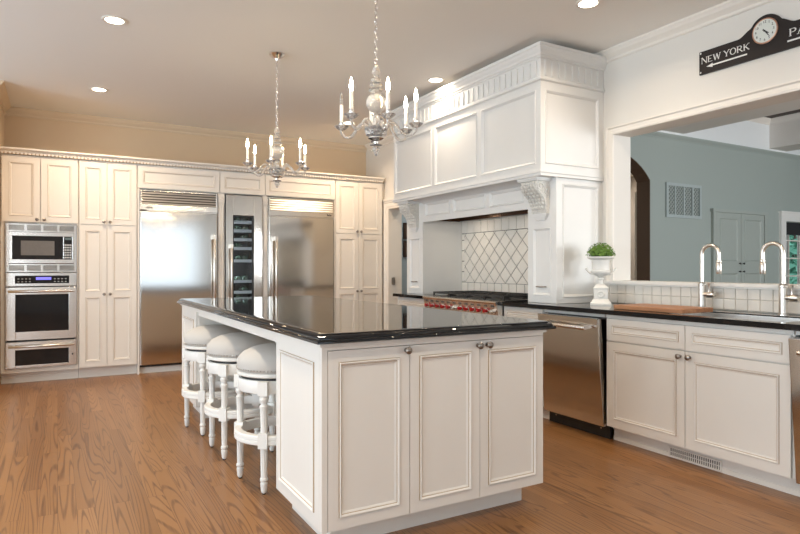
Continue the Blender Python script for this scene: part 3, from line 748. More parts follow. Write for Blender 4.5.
# ------------------------------------------------------------------ range hood and mantel
HX, HY0, HY1, PX = 3.30, 3.59, 5.98, 3.475
HG = [HOODP, HOODP]
t = thing('range_hood', 'massive white panelled mantel hood on carved corbels over the range', 'range hood', (3.75, 4.785, .93))
XWALL = 3.998
box('hood_box', HOODP, HX+.02, XWALL, HY0+.02, HY1, 1.985, 2.69, t)
# front: three fields, side: one field
zb, zt = 1.985, 2.69
W_ = HY1-HY0-.0
def fy(y): return HY1-y
at(panel(W_, zt-zb, .02, .05, glaze=False, mould=.006, deep=.012, fields=[(.035, fy(5.185), .055, .645), (fy(5.125), fy(4.42), .055, .645), (fy(4.36), fy(3.645), .055, .645)]), HX, HY1, zb, 'W').build('front_panel', HG, t)
at(panel(XWALL-HX-.02, zt-zb, .02, .05, glaze=False, mould=.006, deep=.012, fields=[(.025, .625, .055, .645)]), HX+.02, HY0, zb).build('side_panel', HG, t)
def wrap(profile, name, far=HY1):
    """moulding round the hood's front and near side: profile (outset, z)"""
    mb = MB(); rs = []
    for o, z in profile: rs.append([(XWALL, HY0-o, z), (HX-o, HY0-o, z), (HX-o, far+o*.5, z), (XWALL, far+o*.5, z)])
    mb.rings(rs, closed=False, cap0=False, cap1=False)
    mb.poly([p for p in rs[0]]); mb.poly([p for p in rs[-1]])
    return mb.build(name, HOODP, t)
wrap([(-.0, 1.945), (.006, 1.945), (.006, 1.965), (.010, 1.972), (.010, 1.984), (.002, 1.985), (-.02, 1.985)][::1], 'bottom_moulding')
wrap([(-.03, 2.69), (.004, 2.69), (.018, 2.698), (.018, 2.712), (.006, 2.722), (-.03, 2.722)], 'frieze_moulding')
wrap([(-.03, 2.722), (.0, 2.722), (.0, 2.872), (-.03, 2.872)], 'frieze')
mb = MB()
n = 30
for i in range(n+1):
    y = HY0+.05+i*(HY1-HY0-.1)/n; mb.box(HX-.011, HX, y-.011, y+.011, 2.735, 2.855)
for i in range(9):
    x = HX+.05+i*.073; mb.box(x-.011, x+.011, HY0-.011, HY0, 2.735, 2.855)
mb.build('fluting', HOODP, t)
wrap([(-.03, 2.872), (.012, 2.872), (.014, 2.882), (.024, 2.890), (.026, 2.905), (.04, 2.925), (.048, 2.945), (.055, 2.950), (.055, 2.972), (-.03, 2.972)], 'top_moulding')
# valance
VZ0, VZ1 = 1.715, 1.945
NY0, NY1, FY0, FY1 = 3.60, 3.935, 5.632, 5.98
w_ = FY0-NY1
at(panel(w_, VZ1-VZ0, .02, .03, glaze=False, mould=.007, deep=.012, fields=[(.05, .52, .055, .20), (.58, 1.11, .055, .20), (1.17, w_-.05, .055, .20)]), PX, FY0, VZ0, 'W').build('valance', HG, t)
# cove between valance and hood bottom
cv = [(PX, 1.86+.085)] ; mb = MB()
cs = [(PX-.001, 1.90)] + [(PX-.001-(PX-HX-.02)*(1-math.cos(k/6*PI/2)), 1.90+.045*math.sin(k/6*PI/2)) for k in range(1, 7)] + [(PX-.001, 1.945)]
mb.prism(cs, 'xz', NY1+.0, FY0); mb.build('cove', HOODP, t)
box('soffit', HOODP, HX+.01, XWALL, HY0+.01, HY1-.01, 1.90+.046, 1.984, t)
lin = MB().box(PX+.021, XWALL-.02, NY1+.01, FY0-.01, 1.80, 1.845).box(PX+.021, PX+.05, NY1+.01, FY0-.01, 1.735, 1.80).box(XWALL-.06, XWALL-.02, NY1+.01, FY0-.01, 1.74, 1.80).box(PX+.05, XWALL-.06, NY1+.01, NY1+.04, 1.735, 1.80).box(PX+.05, XWALL-.06, FY0-.04, FY0-.01, 1.735, 1.80)
lin.build('liner', LINER, t)
mb = MB()
for i in range(4): mb.box(PX+.07, XWALL-.08, NY1+.06+i*.395, NY1+.06+i*.395+.37, 1.79, 1.7995)
mb.build('baffle_filter', STEELB, t)
for yy in (4.35, 5.2):  # unseen lamps added under the hood to warm and brighten the tile
    lp = MB().lathe([(0, 1.789), (.03, 1.789), (.032, 1.7895), (0, 1.7898)], (3.72, yy, 0), 16).build('hood_fill_lens', LENS, t)
    area('hood_fill_light', (3.72, yy, 1.785), (0, 0, 0), .06, .06, 1.0, (1, .86, .68), 'DISK')
# pilasters
def spiral(cx, cz, r0, turns, y, n=26, s=1, a0=PI/2):
    return [(cx+math.cos(a0+s*turns*2*PI*i/n)*r0*(1-.82*i/n), y, cz+math.sin(a0+s*turns*2*PI*i/n)*r0*(1-.82*i/n)) for i in range(n+1)]
for (ya, yb, label) in ((NY0, NY1, 'near'), (FY0, FY1, 'far')):
    p = box('pilaster', HOODP, PX+.016, XWALL, ya+(.014 if label == 'near' else 0), yb, .929, 1.944, t)
    wd = yb-ya
    fr = at(panel(wd, .69, .016, .06, glaze=False, mould=.005, deep=.01, fields=[(.06, wd-.06, .055, .62)]), PX, yb, .929, 'W').build('spice_drawer', HG, p)
    box('upper_block', HOODP, PX, PX+.016, ya, yb, 1.619, 1.944, p)
    if label == 'near':
        at(panel(XWALL-PX-.016, 1.0, .014, .06, glaze=False, mould=.006, deep=.01, fields=[(.05, .455, .045, .97)]), PX+.016, ya, .929).build('side_panel', HG, p)
    pm = (ya+yb)/2
    mb = MB().tube([(PX, pm+.05, 1.062), (PX-.018, pm+.048, 1.062), (PX-.022, pm, 1.06), (PX-.018, pm-.048, 1.062), (PX, pm-.05, 1.062)], .005, 8)
    mb.build('pull', PEWTER, fr, smooth=40)
    # carved corbel
    ca, cbb = pm-.10, pm+.10
    X = lambda d: PX-d
    side = [(0, 1.70), (.022, 1.70), (.034, 1.715), (.040, 1.74), (.046, 1.77), (.060, 1.80), (.085, 1.828), (.118, 1.850), (.138, 1.872), (.146, 1.895), (.138, 1.918), (.120, 1.926), (.0, 1.926)]
    side = [(d, 1.926-(1.926-z)*1.17) for d, z in side]
    n = len(side); mb = MB()
    mb.rings([[(X(d), y, z) for d, z in side] for y in (ca+.012, ca+.02, pm, cbb-.02, cbb-.012)])
    cbo = mb.build('corbel', CORB, p, smooth=45)
    mb = MB().box(X(.165), PX, ca-.016, cbb+.016, 1.930, 1.946).box(X(.155), PX, ca-.008, cbb+.008, 1.920, 1.930)
    mb.build('corbel_cap', HOODP, cbo); mb = MB()
    for i in range(3): mb.box(X(.030-.006*i), PX, ca+.02+.012*i, cbb-.02-.012*i, 1.646-.018*i, 1.664-.018*i)
    mb.build('corbel_foot', HOODP, cbo)
    for ys, s in ((ca+.010, -1), (cbb-.010, 1)):
        mb = MB()
        mb.tube(spiral(X(.092), 1.876, .042, 1.6, ys), [.008*(1-.5*i/26) for i in range(27)], 8)
        mb.tube(spiral(X(.035), 1.835, .024, 1.4, ys, s=-1), [.0065*(1-.5*i/26) for i in range(27)], 8)
        mb.tube([(X(.128), ys, 1.85), (X(.09), ys, 1.815), (X(.055), ys, 1.78), (X(.04), ys, 1.735), (X(.03), ys, 1.708)], [.006, .008, .008, .007, .004], 8)
        for k, (dx, dz) in enumerate(((.02, 1.80), (.022, 1.77), (.02, 1.742), (.07, 1.84), (.05, 1.865))):
            mb.lathe([(.012, -.004), (.010, .002), (0, .006)], (X(dx), ys, dz), 8, 'y')
        mb.build('scroll', CORB, cbo, smooth=50)
    mb = MB()     # acanthus leaf over the front
    rnd = random.Random(11)
    for row in range(8):
        u = row/7; k = 3 + u*6.2; i0 = int(k); fr_ = k-i0
        d0, z0_ = [side[i0][q]*(1-fr_)+side[min(i0+1, n-1)][q]*fr_ for q in (0, 1)]
        wl = .035+.05*math.sin(.5+u*2.0)
        for yy in (-1, -.5, 0, .5, 1):
            yc = pm+yy*wl
            a = .017+.004*rnd.random()
            mb.rings([[(X(d0+.006)-math.sin(q)*a*.35, yc+math.cos(q)*a*.75, z0_+math.sin(q)*a) for q in [2*PI*j/8 for j in range(8)]],
                      [(X(d0+.014+.004*(yy == 0))-math.sin(q)*a*.3, yc+math.cos(q)*a*.35, z0_-.006+math.sin(q)*a*.5) for q in [2*PI*j/8 for j in range(8)]]])
    mb.build('acanthus_leaf', CORB, cbo, smooth=50)
# alcove side linings are the pilasters' own sides; alcove tile
def clip(poly, ax, lim, sgn):
    out = []
    for i in range(len(poly)):
        a, b = poly[i], poly[(i+1) % len(poly)]; da = (a[ax]-lim)*sgn; db = (b[ax]-lim)*sgn
        if da >= 0: out.append(a)
        if (da >= 0) != (db >= 0): k = da/(da-db); out.append((a[0]+(b[0]-a[0])*k, a[1]+(b[1]-a[1])*k))
    return out
def tile(mb, poly, x=3.994, th=.006, gap=.0036):
    if len(poly) < 3: return
    cx = sum(p[0] for p in poly)/len(poly); cy = sum(p[1] for p in poly)/len(poly)
    sz = max(math.hypot(p[0]-cx, p[1]-cy) for p in poly)
    if sz < .015: return
    k = 1-gap/sz*1.4; k2 = 1-(gap+.002)/sz*1.4
    mb.rings([[(x, cx+(p[0]-cx)*k, cy+(p[1]-cy)*k) for p in poly], [(x-th*.7, cx+(p[0]-cx)*k, cy+(p[1]-cy)*k) for p in poly], [(x-th, cx+(p[0]-cx)*k2, cy+(p[1]-cy)*k2) for p in poly]], cap0=False)
mb = MB(); A0, A1 = NY1+.001, FY0-.001
ZL, ZH, ZR = 1.055, 1.60, 1.79
y = A1
while y > A0+.02:
    for (za, zb_) in ((.945, ZL), (ZH, ZR)):
        tile(mb, [(max(A0, y-.118), za), (y, za), (y, zb_), (max(A0, y-.118), zb_)])
    y -= .118
z = ZL
while z < ZH-.03:
    tile(mb, [(A1-.05, z), (A1, z), (A1, min(ZH, z+.118)), (A1-.05, min(ZH, z+.118))]); z += .118
hd = .0875; B0, B1 = A0, A1-.05
for i in range(-2, 24):
    for j in range(-2, 10):
        for off in (0, 1):
            cy = 4.60+(i-6)*2*hd+off*hd; cz = ZL+j*2*hd+off*hd
            pl = [(cy-hd, cz), (cy, cz-hd), (cy+hd, cz), (cy, cz+hd)]
            for ax, lim, sg in ((0, B0, 1), (0, B1, -1), (1, ZL, 1), (1, ZH, -1)):
                pl = clip(pl, ax, lim, sg)
                if len(pl) < 3: break
            if len(pl) >= 3: tile(mb, pl)
mb2 = MB().box(3.993, 3.9995, A0, A1, .93, 1.79)
bs = tag(mb2.build('range_backsplash', GROUTD), 'cream diamond tile backsplash inside the hood alcove behind the range', 'backsplash')
tl = mb.build('tile_field', TILEW, bs)

# ------------------------------------------------------------------ range
t = thing('range', 'wide stainless gas range with red knobs under the mantel hood', 'range', (3.63, 4.73, 0))
RY0, RY1 = 4.110, 5.300
box('body', STEELB, 3.36, 3.985, RY0, RY1, .10, .80, t); box('kick_plate', BLACKM, 3.42, 3.985, RY0+.01, RY1-.01, 0, .099, t)
box('cooktop', STEELB, 3.33, 3.985, RY0, RY1, .90, .925, t)
box('burner_tray', BLACKM, 3.40, 3.93, RY0+.03, RY1-.03, .925, .931, t)
box('back_guard', STEELB, 3.935, 3.985, RY0, RY1, .925, .962, t)
MB().prism([(3.355, .795), (3.300, .800), (3.275, .902), (3.268, .905), (3.262, .915), (3.268, .926), (3.33, .926), (3.355, .92)], 'xz', RY0, RY1).build('control_panel', STEELB, t)
for k in range(12):
    y = RY1-.06-k*(RY1-RY0-.12)/11
    steel = k in (5, 11)
    mb = MB().lathe([(.022, 0), (.022, .004), (.0155, .006), (.0165, .028), (.014, .033), (0, .034)], (0, 0, 0), 16, '-x')
    mb.box(-.038, -.032, -.003, .003, -.014, .014)
    mb.T(Matrix.Translation((3.291, y, .838)))
    kn = mb.build('knob', STEELB if steel else REDK, t, smooth=40)
    MB().lathe([(.026, 0), (.026, .006), (.019, .007)], (3.2925, y, .838), 16, '-x').build('bezel', STEELB, kn, smooth=40)
    box('knob_reflection', SLOT, 3.277, 3.2805, y-.022, y+.022, .876, .892, t)  # dark strip standing in for the reflection in the steel above each knob
for k in range(2):
    ya = RY0+.01+k*.60+.0; yb = ya+.585
    d = box('oven_door', STEEL, 3.335, 3.36, ya, yb, .18, .78, t); box('oven_window', BLACKGL, 3.333, 3.335, ya+.12, yb-.12, .32, .60, d)
    mb = MB().lathe([(.014, 0), (.014, yb-ya-.08)], (3.285, ya+.04, .73), 12, 'y').box(3.285, 3.335, ya+.06, ya+.085, .72, .74).box(3.285, 3.335, yb-.085, yb-.06, .72, .74); mb.build('handle', STEELB, d, smooth=40)
for k in range(4):
    ya = RY0+.035+k*.286; yb = ya+.281
    mb = MB(); z0, z1 = .955, .972
    for yy in (ya, yb-.014): mb.box(3.385, 3.925, yy, yy+.014, z0, z1)
    for xx in (3.385, 3.648, 3.911): mb.box(xx, xx+.014, ya+.014, yb-.014, z0, z1)
    for cx in (3.52, 3.78):
        for a in range(4):
            an = a*PI/2+PI/4; mb.tube([(cx+math.cos(an)*.03, (ya+yb)/2+math.sin(an)*.03, .966), (cx+math.cos(an)*.15, (ya+yb)/2+math.sin(an)*.15, .966)], .006, 6)
    for xx in (3.385, 3.911):
        for yy in (ya, yb-.014): mb.box(xx, xx+.014, yy, yy+.014, .9312, z0)
    mb.build('grate', IRON, t)
    for cx in (3.52, 3.78):
        MB().lathe([(.05, .9312), (.05, .940), (.035, .942), (.035, .950), (0, .951)], (cx, (ya+yb)/2, 0), 18).build('burner', IRON, t, smooth=40)

# ------------------------------------------------------------------ right run: base cabinets, dishwashers, counters
CXF, CXB, TX = 3.35, 3.985, 3.44
def base_body(t, ya, yb, shell=False):
    if not shell: box('body', PAINT, CXF+.02, CXB, ya, yb, .11, .894, t)
    else:
        MB().box(CXF+.02, CXB, ya, ya+.018, .11, .894).box(CXF+.02, CXB, yb-.018, yb, .11, .894).box(CXF+.02, CXB, ya+.018, yb-.018, .11, .13).box(CXB-.015, CXB, ya+.018, yb-.018, .13, .894).box(CXF+.02, CXF+.038, ya+.018, yb-.018, .13, .894).build('body', PAINT, t)
    mb = MB().box(TX, CXB, ya, yb, 0, .109).box(TX-.006, TX, ya, yb, 0, .028)
    for o, za, zb_ in ((.005, .072, .080), (.011, .080, .088), (.018, .088, .109)): mb.box(TX-o, TX, ya, yb, za, zb_)
    mb.build('toe_kick', PAINT, t)
t = thing('sink_base_cabinet', 'cream sink base cabinet with two doors under the faucets', 'cabinet', (3.67, 2.36, 0))
base_body(t, 1.742, 2.990, True)
box('top_rail', PAINT, CXF+.008, CXF+.02, 1.742, 2.990, .868, .894, t)
for k, (ya, yb) in enumerate(((2.3725, 2.978), (1.755, 2.3675))):
    d = at(panel(yb-ya, .150, .02, .040, mould=.006, deep=.006), CXF, yb, .714, 'W').build('drawer_front', PG, t)
    d = at(panel(yb-ya, .592, .02, .055), CXF, yb, .112, 'W').build('door', PG, t)
    knob(d, CXF, (ya+.03 if k == 0 else yb-.03), .672, 'W')
reg = thing('floor_register', 'cream slotted vent register set in the sink cabinet toe kick', 'vent', (3.43, 2.365, 0))
mb = MB().box(TX-.014, TX-.006, 2.185, 2.545, .006, .014).box(TX-.014, TX-.006, 2.185, 2.545, .062, .070).box(TX-.014, TX-.006, 2.185, 2.195, .014, .062).box(TX-.014, TX-.006, 2.535, 2.545, .014, .062)
for i in range(24): y = 2.195+i*.0142; mb.box(TX-.012, TX-.006, y+.0085, y+.0135, .014, .062)
mb.box(TX-.0125, TX-.006, 2.195, 2.535, .036, .040)
mb.build('frame', PAINT, reg); box('slot_recess', SLOT, TX-.0075, TX-.0065, 2.196, 2.534, .0145, .0615, reg)
t = thing('drawer_base_cabinet', 'narrow cream base cabinet between the range and a dishwasher', 'cabinet', (3.67, 3.865, 0))
base_body(t, 3.618, 4.105)
at(panel(.475, .110, .02, .03, mould=.005, deep=.005), CXF, 4.099, .776, 'W').build('drawer_front', PG, t)
d = at(panel(.475, .655, .02, .055), CXF, 4.099, .112, 'W').build('door', PG, t); knob(d, CXF, 3.66, .69, 'W')
t = thing('drawer_base_cabinet', 'cream base cabinet between the range and the doorway', 'cabinet', (3.67, 5.67, 0))
base_body(t, 5.307, 5.985)
at(panel(.66, .110, .02, .03, mould=.005, deep=.005), CXF, 5.978, .776, 'W').build('drawer_front', PG, t)
d = at(panel(.66, .655, .02, .055), CXF, 5.978, .112, 'W').build('door', PG, t); knob(d, CXF, 5.40, .69, 'W')
t = thing('end_base_cabinet', 'cream base cabinet past the dishwasher nearest the camera', 'cabinet', (3.67, .82, 0))
base_body(t, .52, 1.10); d = at(panel(.56, .75, .02, .055), CXF, 1.09, .112, 'W').build('door', PG, t)

def dishwasher(label, ya, yb, tilt):
    t = thing('dishwasher', label, 'dishwasher', (3.66, (ya+yb)/2, 0))
    mb = MB().box(3.40, 3.96, ya, ya+.015, .10, .865).box(3.40, 3.96, yb-.015, yb, .10, .865).box(3.40, 3.96, ya+.015, yb-.015, .85, .865).box(3.40, 3.96, ya+.015, yb-.015, .10, .115).box(3.94, 3.96, ya+.015, yb-.015, .115, .85)
    mb.build('tub', SLOT, t)
    kp = box('kick_plate', BLACKM, TX-.03, TX-.01, ya+.004, yb-.004, .002, .098, t)
    mb = MB()
    for yy in (ya+.08, yb-.08): mb.lathe([(.006, 0), (.006, .003)], (TX-.03, yy, .065), 8, '-x')
    mb.build('screw', STEELB, kp)
    Tm = Matrix.Translation((CXF+.01, 0, .095)) @ Matrix.Rotation(-math.radians(tilt), 4, 'Y') @ Matrix.Translation((-CXF-.01, 0, -.095))
    d = MB().box(CXF, CXF+.03, ya+.006, yb-.006, .095, .862).T(Tm).build('door', STEEL, t, bevel=.004)
    MB().box(CXF+.030, CXF+.048, ya+.012, yb-.012, .12, .855).T(Tm).build('inner_door', NICKEL, d)
    mb = MB().lathe([(.012, 0), (.015, .004), (.015, yb-ya-.15), (.012, yb-ya-.146)], (CXF-.052, ya+.073, .800), 16, 'y')
    for yy in (ya+.085, yb-.115): mb.box(CXF-.054, CXF, yy, yy+.03, .786, .814)
    mb.T(Tm).build('handle', STEELB, d, smooth=40)
    box('top_rail', PAINT, CXF+.008, CXF+.03, ya, yb, .868, .894, t)
dishwasher('stainless dishwasher standing slightly open beside the narrow base cabinet near the range', 3.0, 3.612, 5.0)
dishwasher('stainless dishwasher standing slightly open at the edge of the picture past the sink', 1.125, 1.735, 5.6)

CZ0, CZ1 = .895, .927
def edge_counter(name, label, boxes, group=None):
    mb = MB()
    for b_ in boxes: mb.box(*b_, CZ0, CZ1)
    bmesh.ops.remove_doubles(mb.bm, verts=mb.bm.verts[:], dist=1e-5)
    return tag(mb.build(name, GRANITE), label, 'countertop')
SX0, SX1, SY0, SY1 = 3.385, 3.80, 1.80, 2.57
edge_counter('countertop', 'black granite countertop with the sink, running from the range past both dishwashers',
             [(3.30, SX0, .5, 4.103), (SX1, 3.992, .5, 3.585), (SX1, PX, 3.585, 4.103) if SX1 < PX else (SX1, 3.992, 3.585, 4.103), (SX0, SX1, .5, SY0), (SX0, SX1, SY1, 4.103)])
edge_counter('countertop', 'short black granite countertop between the range and the doorway', [(3.30, 3.992, 5.307, 6.0)])
# sink
t = thing('sink', 'large stainless undermount sink below the two faucets', 'sink', (3.59, 2.185, .65))
e = .004
e = .0012; SX0 += e; SX1 -= e; SY0 += e; SY1 -= e
mb = MB().box(SX0-.0, SX0+.006, SY0, SY1, .66, .920).box(SX1-.006, SX1, SY0, SY1, .66, .920).box(SX0+.006, SX1-.006, SY0, SY0+.006, .66, .920).box(SX0+.006, SX1-.006, SY1-.006, SY1, .66, .920).box(SX0, SX1, SY0, SY1, .652, .66)
mb.T(Matrix.Translation((0, 0, 0))).build('basin', STEELS, t)
MB().lathe([(.045, .66), (.045, .663), (.03, .6635), (0, .661)], (3.59, 2.185, 0), 18).build('drain', CHROME, t, smooth=40)
# tile backsplash under the pass-through
mb = MB(); y = 3.598
k = 0
while y > .55:
    for (za, zb_) in ((.930, 1.006), (1.006, 1.080)):
        tile(mb, [(y-.0825, za), (y, za), (y, zb_), (y-.0825, zb_)], x=3.994, th=.007, gap=.0022)
    y -= .0825
bs = tag(box('sink_backsplash', GROUT, 3.993, 3.9995, .5, 3.599, .927, 1.0775), 'low cream square tile backsplash between counter and pass-through sill', 'backsplash')
mb.build('tile_field', TILEW, bs)

# faucets
def faucet(label, y, dirx, diry, lev):
    t = thing('faucet', label, 'faucet', (3.895, y, CZ1)); x = 3.895
    MB().lathe([(.030, 0), (.030, .006), (.0235, .010), (.0235, .170), (.027, .174), (.027, .182), (.019, .188), (.0135, .192), (0, .192)], (x, y, CZ1), 20).build('body', NICKEL, t, smooth=40)
    R = .062; pts = [(x, y, CZ1+.188), (x, y, CZ1+.26), (x, y, CZ1+.383)]
    for k in range(1, 15):
        a = PI*k/14; d = R-R*math.cos(a); pts.append((x+dirx*d, y+diry*d, CZ1+.383+R*math.sin(a)))
    pts.append((pts[-1][0], pts[-1][1], pts[-1][2]-.05))
    MB().tube(pts, .0125, 12).build('spout', NICKEL, t, smooth=60)
    px_, py_, pz_ = pts[-1]
    mb = MB().lathe([(.0135, .012), (.0165, .008), (.0165, -.006), (.0155, -.008), (.0175, -.012), (.018, -.075), (.015, -.082), (0, -.082)], (px_, py_, pz_), 16); mb.build('spray_head', NICKEL, t, smooth=40)
    # side lever
    mb = MB().lathe([(.016, 0), (.016, .022), (.020, .026), (.020, .060), (.016, .070), (0, .074)], (0, 0, 0), 14, '-y')
    mb.T(Matrix.Translation((x, y-.018, CZ1+.108))).build('valve', NICKEL, t, smooth=40)
    MB().tube([(x, y-.052, CZ1+.125), (x, y-.054, CZ1+.16), (x-.004, y-.057, CZ1+.185)], [.0075, .006, .008], 10).build('lever', NICKEL, t, smooth=50)
faucet('brushed nickel gooseneck faucet beside the cutting board', 2.625, 0, -1, 1)
faucet('brushed nickel gooseneck faucet at the camera end of the sink', 2.085, 0, 1, 1)

# cutting board
cbd = MB().box(3.42, 3.74, 2.44, 2.98, CZ1+.001, CZ1+.030)
tag(cbd.build('cutting_board', BOARDW, None, bevel=.004), 'brown wooden cutting board lying on the counter over the sink end', 'cutting board')

# urn with boxwood
t = thing('urn', 'white two-handled pedestal urn on the counter beside the hood', 'urn', (3.74, 3.385, CZ1)); ux, uy = 3.74, 3.385
def sq(prof, mb):
    mb.rings([[(ux+sx*r, uy+sy*r, CZ1+z) for sx, sy in ((-1, -1), (1, -1), (1, 1), (-1, 1))] for r, z in prof])
mb = MB(); sq([(.079, 0), (.079, .012), (.058, .040), (.052, .044), (.052, .122), (.056, .126), (.056, .134), (.026, .164), (.017, .166)], mb)
mb.lathe([(.026, .017), (.03, .02), (.024, .024), (.018, .0235), (.014, .018), (0, .019)], (0, 0, 0), 18, '-y'); vs = mb.bm.verts[-108:]
bmesh.ops.translate(mb.bm, vec=(ux, uy-.034, CZ1+.083), verts=list(vs))
mb.build('pedestal', URN, t, smooth=30)
mb = MB().lathe([(.017, .160), (.017, .195), (.024, .199), (.024, .205), (.017, .211), (.032, .225), (.060, .238), (.075, .254), (.076, .266), (.068, .270), (.066, .278), (.067, .335), (.074, .354), (.104, .366), (.108, .372), (.108, .378), (.100, .379), (.078, .372), (.062, .345), (0, .340)], (ux, uy, CZ1), 28)
mb.build('bowl', URN, t, smooth=40)
for s in (-1, 1):
    ax = Vector((1, 0, 0))*s
    pts = [Vector((ux, uy, CZ1+z))+ax*r for r, z in ((.060, .240), (.082, .248), (.100, .268), (.116, .284), (.108, .290), (.100, .282))]
    MB().tube(pts, [.007, .007, .0065, .006, .005, .004], 8).build('handle', URN, t, smooth=60)
t.rotation_euler = (0, 0, -.83)
pl = thing('boxwood_plant', 'small round green boxwood plant in the white urn', 'plant', (ux, uy, CZ1+.345))
rl = random.Random(5); mb = MB()
for _ in range(1300):
    th, ph = rl.uniform(0, 2*PI), math.acos(rl.uniform(0, 1)); rr = rl.uniform(.6, 1.06)
    d = Vector((math.sin(ph)*math.cos(th)*.104, math.sin(ph)*math.sin(th)*.104, .010+math.cos(ph)*.098))
    p = Vector((ux, uy, CZ1+.378))+d*rr; nrm = (d+Vector((rl.gauss(0, .03), rl.gauss(0, .03), rl.gauss(0, .03)))).normalized()
    u = nrm.cross(Vector((rl.gauss(0, 1), rl.gauss(0, 1), rl.gauss(0, 1)))).normalized(); v = nrm.cross(u); a = rl.uniform(.007, .011)
    mb.poly([p-u*a, p-v*a*.6+nrm*.002, p+u*a, p+v*a*.6+nrm*.002])
mb.build('foliage', LEAF, pl, stuff=True)
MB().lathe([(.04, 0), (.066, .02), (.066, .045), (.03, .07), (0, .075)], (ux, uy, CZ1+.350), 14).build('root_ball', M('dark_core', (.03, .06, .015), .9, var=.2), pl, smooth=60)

# ------------------------------------------------------------------ station sign with clock
t = thing('station_sign', 'black NEW YORK and PARIS arrow sign with a clock on the wall', 'sign', (3.985, 2.254, 2.59))
CYc, CZc, SXf = 2.240, 2.748, 3.982
def arc(cy, cz, r, a0, a1, n=14): return [(cy+r*math.cos(a0+(a1-a0)*i/n), cz+r*math.sin(a0+(a1-a0)*i/n)) for i in range(n+1)]
zb, zt = 2.590, 2.752
half = []
rh = .106
# outline from the far end (large y) over the hump to the near end
left = [(2.705, zb), (2.705, zt), (CYc+.185, zt)]
hump = [(CYc+.185*math.cos(0), zt)]
hp = []
for i in range(0, 9):
    k = i/8; hp.append((CYc+.185-.098*k, zt+.045*k*k*(3-2*k)*1.0))
top = arc(CYc, CZc, rh, math.radians(26+6), math.radians(180-32), 16)
out = left[:2] + [p for p in hp[:-1]] + [p for p in top] + [(2*CYc-p[0], p[1]) for p in hp[:-1][::-1]] + [(2*CYc-2.705, zt), (2*CYc-2.705, zb)]
mb = MB().rings([[(3.9985, y, z) for y, z in out], [(SXf+.001, y, z) for y, z in out], [(SXf, CYc+(y-CYc)*.997, z+(.0015 if z < 2.6 else -.0015)) for y, z in out]])
bd = mb.build('board', SIGNB, t)
# lettering: serif capitals cut from bars.  glyph strokes in a unit box: (x0,z0,x1,z1,width)
TK, TN = .15, .07
G = {'N': [(.10, 0, .10, 1, TN), (.10, 1, .88, 0, TK), (.88, 0, .88, 1, TN)], 'E': [(.14, 0, .14, 1, TK), (.14, .96, .72, .96, TN), (.14, .5, .58, .5, TN), (.14, .04, .76, .04, TN)],
     'W': [(.06, 1, .34, 0, TK), (.34, 0, .60, 1, TN), (.60, 1, .88, 0, TK), (.88, 0, 1.14, 1, TN)], 'Y': [(.06, 1, .46, .46, TK), (.86, 1, .46, .46, TN), (.46, .48, .46, 0, TK)],
     'O': None, 'R': [(.14, 0, .14, 1, TK), (.38, .5, .84, .02, TK)], 'K': [(.14, 0, .14, 1, TK), (.80, 1, .20, .46, TN), (.36, .56, .84, 0, TK)],
     'P': [(.14, 0, .14, 1, TK)], 'A': [(.46, 1, .10, 0, TN), (.42, 1, .84, 0, TK), (.24, .33, .66, .33, TN)], 'I': [(.14, 0, .14, 1, TK)], 'S': None, ' ': []}
SER = {'N': [(.10, 0), (.10, 1), (.88, 1)], 'E': [(.14, 0), (.14, 1)], 'W': [(.06, 1), (.60, 1), (1.14, 1)], 'Y': [(.06, 1), (.86, 1), (.46, 0)], 'R': [(.14, 0), (.14, 1), (.84, 0)], 'K': [(.14, 0), (.14, 1), (.82, 0), (.80, 1)], 'P': [(.14, 0), (.14, 1)], 'A': [(.10, 0), (.84, 0)], 'I': [(.14, 0), (.14, 1)]}
ADV = {'N': 1.06, 'E': .92, 'W': 1.28, 'Y': .98, 'O': 1.08, 'R': 1.0, 'K': 1.0, 'P': .88, 'A': .98, 'I': .42, 'S': .78, ' ': .42}
def text(mb, s, y0, z0, h, wx):
    cur = 0; xf = SXf-.0018
    def bar(x0, za, x1, zb_, wd):
        a = Vector((x0, za)); b = Vector((x1, zb_)); d = (b-a).normalized(); nrm = Vector((-d.y, d.x))*wd/2
        q = [a-nrm, b-nrm, b+nrm, a+nrm]
        mb.rings([[(SXf, y0-(cur+p.x)*h*wx, z0+p.y*h) for p in q], [(xf, y0-(cur+p.x)*h*wx, z0+p.y*h) for p in q]])
    def curve(pts, ws):
        for i in range(len(pts)-1): bar(*pts[i], *pts[i+1], (ws[i]+ws[i+1])/2)
    for ch in s:
        for st in (G[ch] or []): bar(*st)
        for sx_, sz_ in SER.get(ch, []): bar(sx_-.13, .03 if sz_ == 0 else .97, sx_+.13, .03 if sz_ == 0 else .97, .06)
        if ch == 'O':
            pts = [(.5+.42*math.cos(a), .5+.49*math.sin(a)) for a in [2*PI*i/20 for i in range(21)]]; curve(pts, [TN+(TK-TN)*abs(math.cos(2*PI*i/20)) for i in range(21)])
        if ch in 'PR':
            pts = [(.14, .96)] + [(.46+.26*math.cos(a), .73+.23*math.sin(a)) for a in [PI/2-PI*i/10 for i in range(11)]] + [(.14, .5)]; curve(pts, [TN, TN]+[TN+(TK-TN)*math.sin(PI*i/10) for i in range(1, 10)]+[TN, TN])
        if ch == 'S':
            pts = [(.60, .80), (.52, .93), (.36, .97), (.18, .90), (.14, .74), (.26, .60), (.44, .48), (.60, .34), (.60, .16), (.46, .04), (.28, .03), (.12, .22)]; curve(pts, [.07, .07, .08, .1, .13, .16, .17, .15, .11, .08, .07, .07])
        cur += ADV[ch]
mb = MB(); text(mb, 'NEW YORK', 2.687, 2.664, .043, 1.04)
mb.build('lettering', SIGNW, bd)
mb = MB(); text(mb, 'PARIS', 2.095, 2.664, .047, 1.15)
mb.build('lettering', SIGNW, bd)
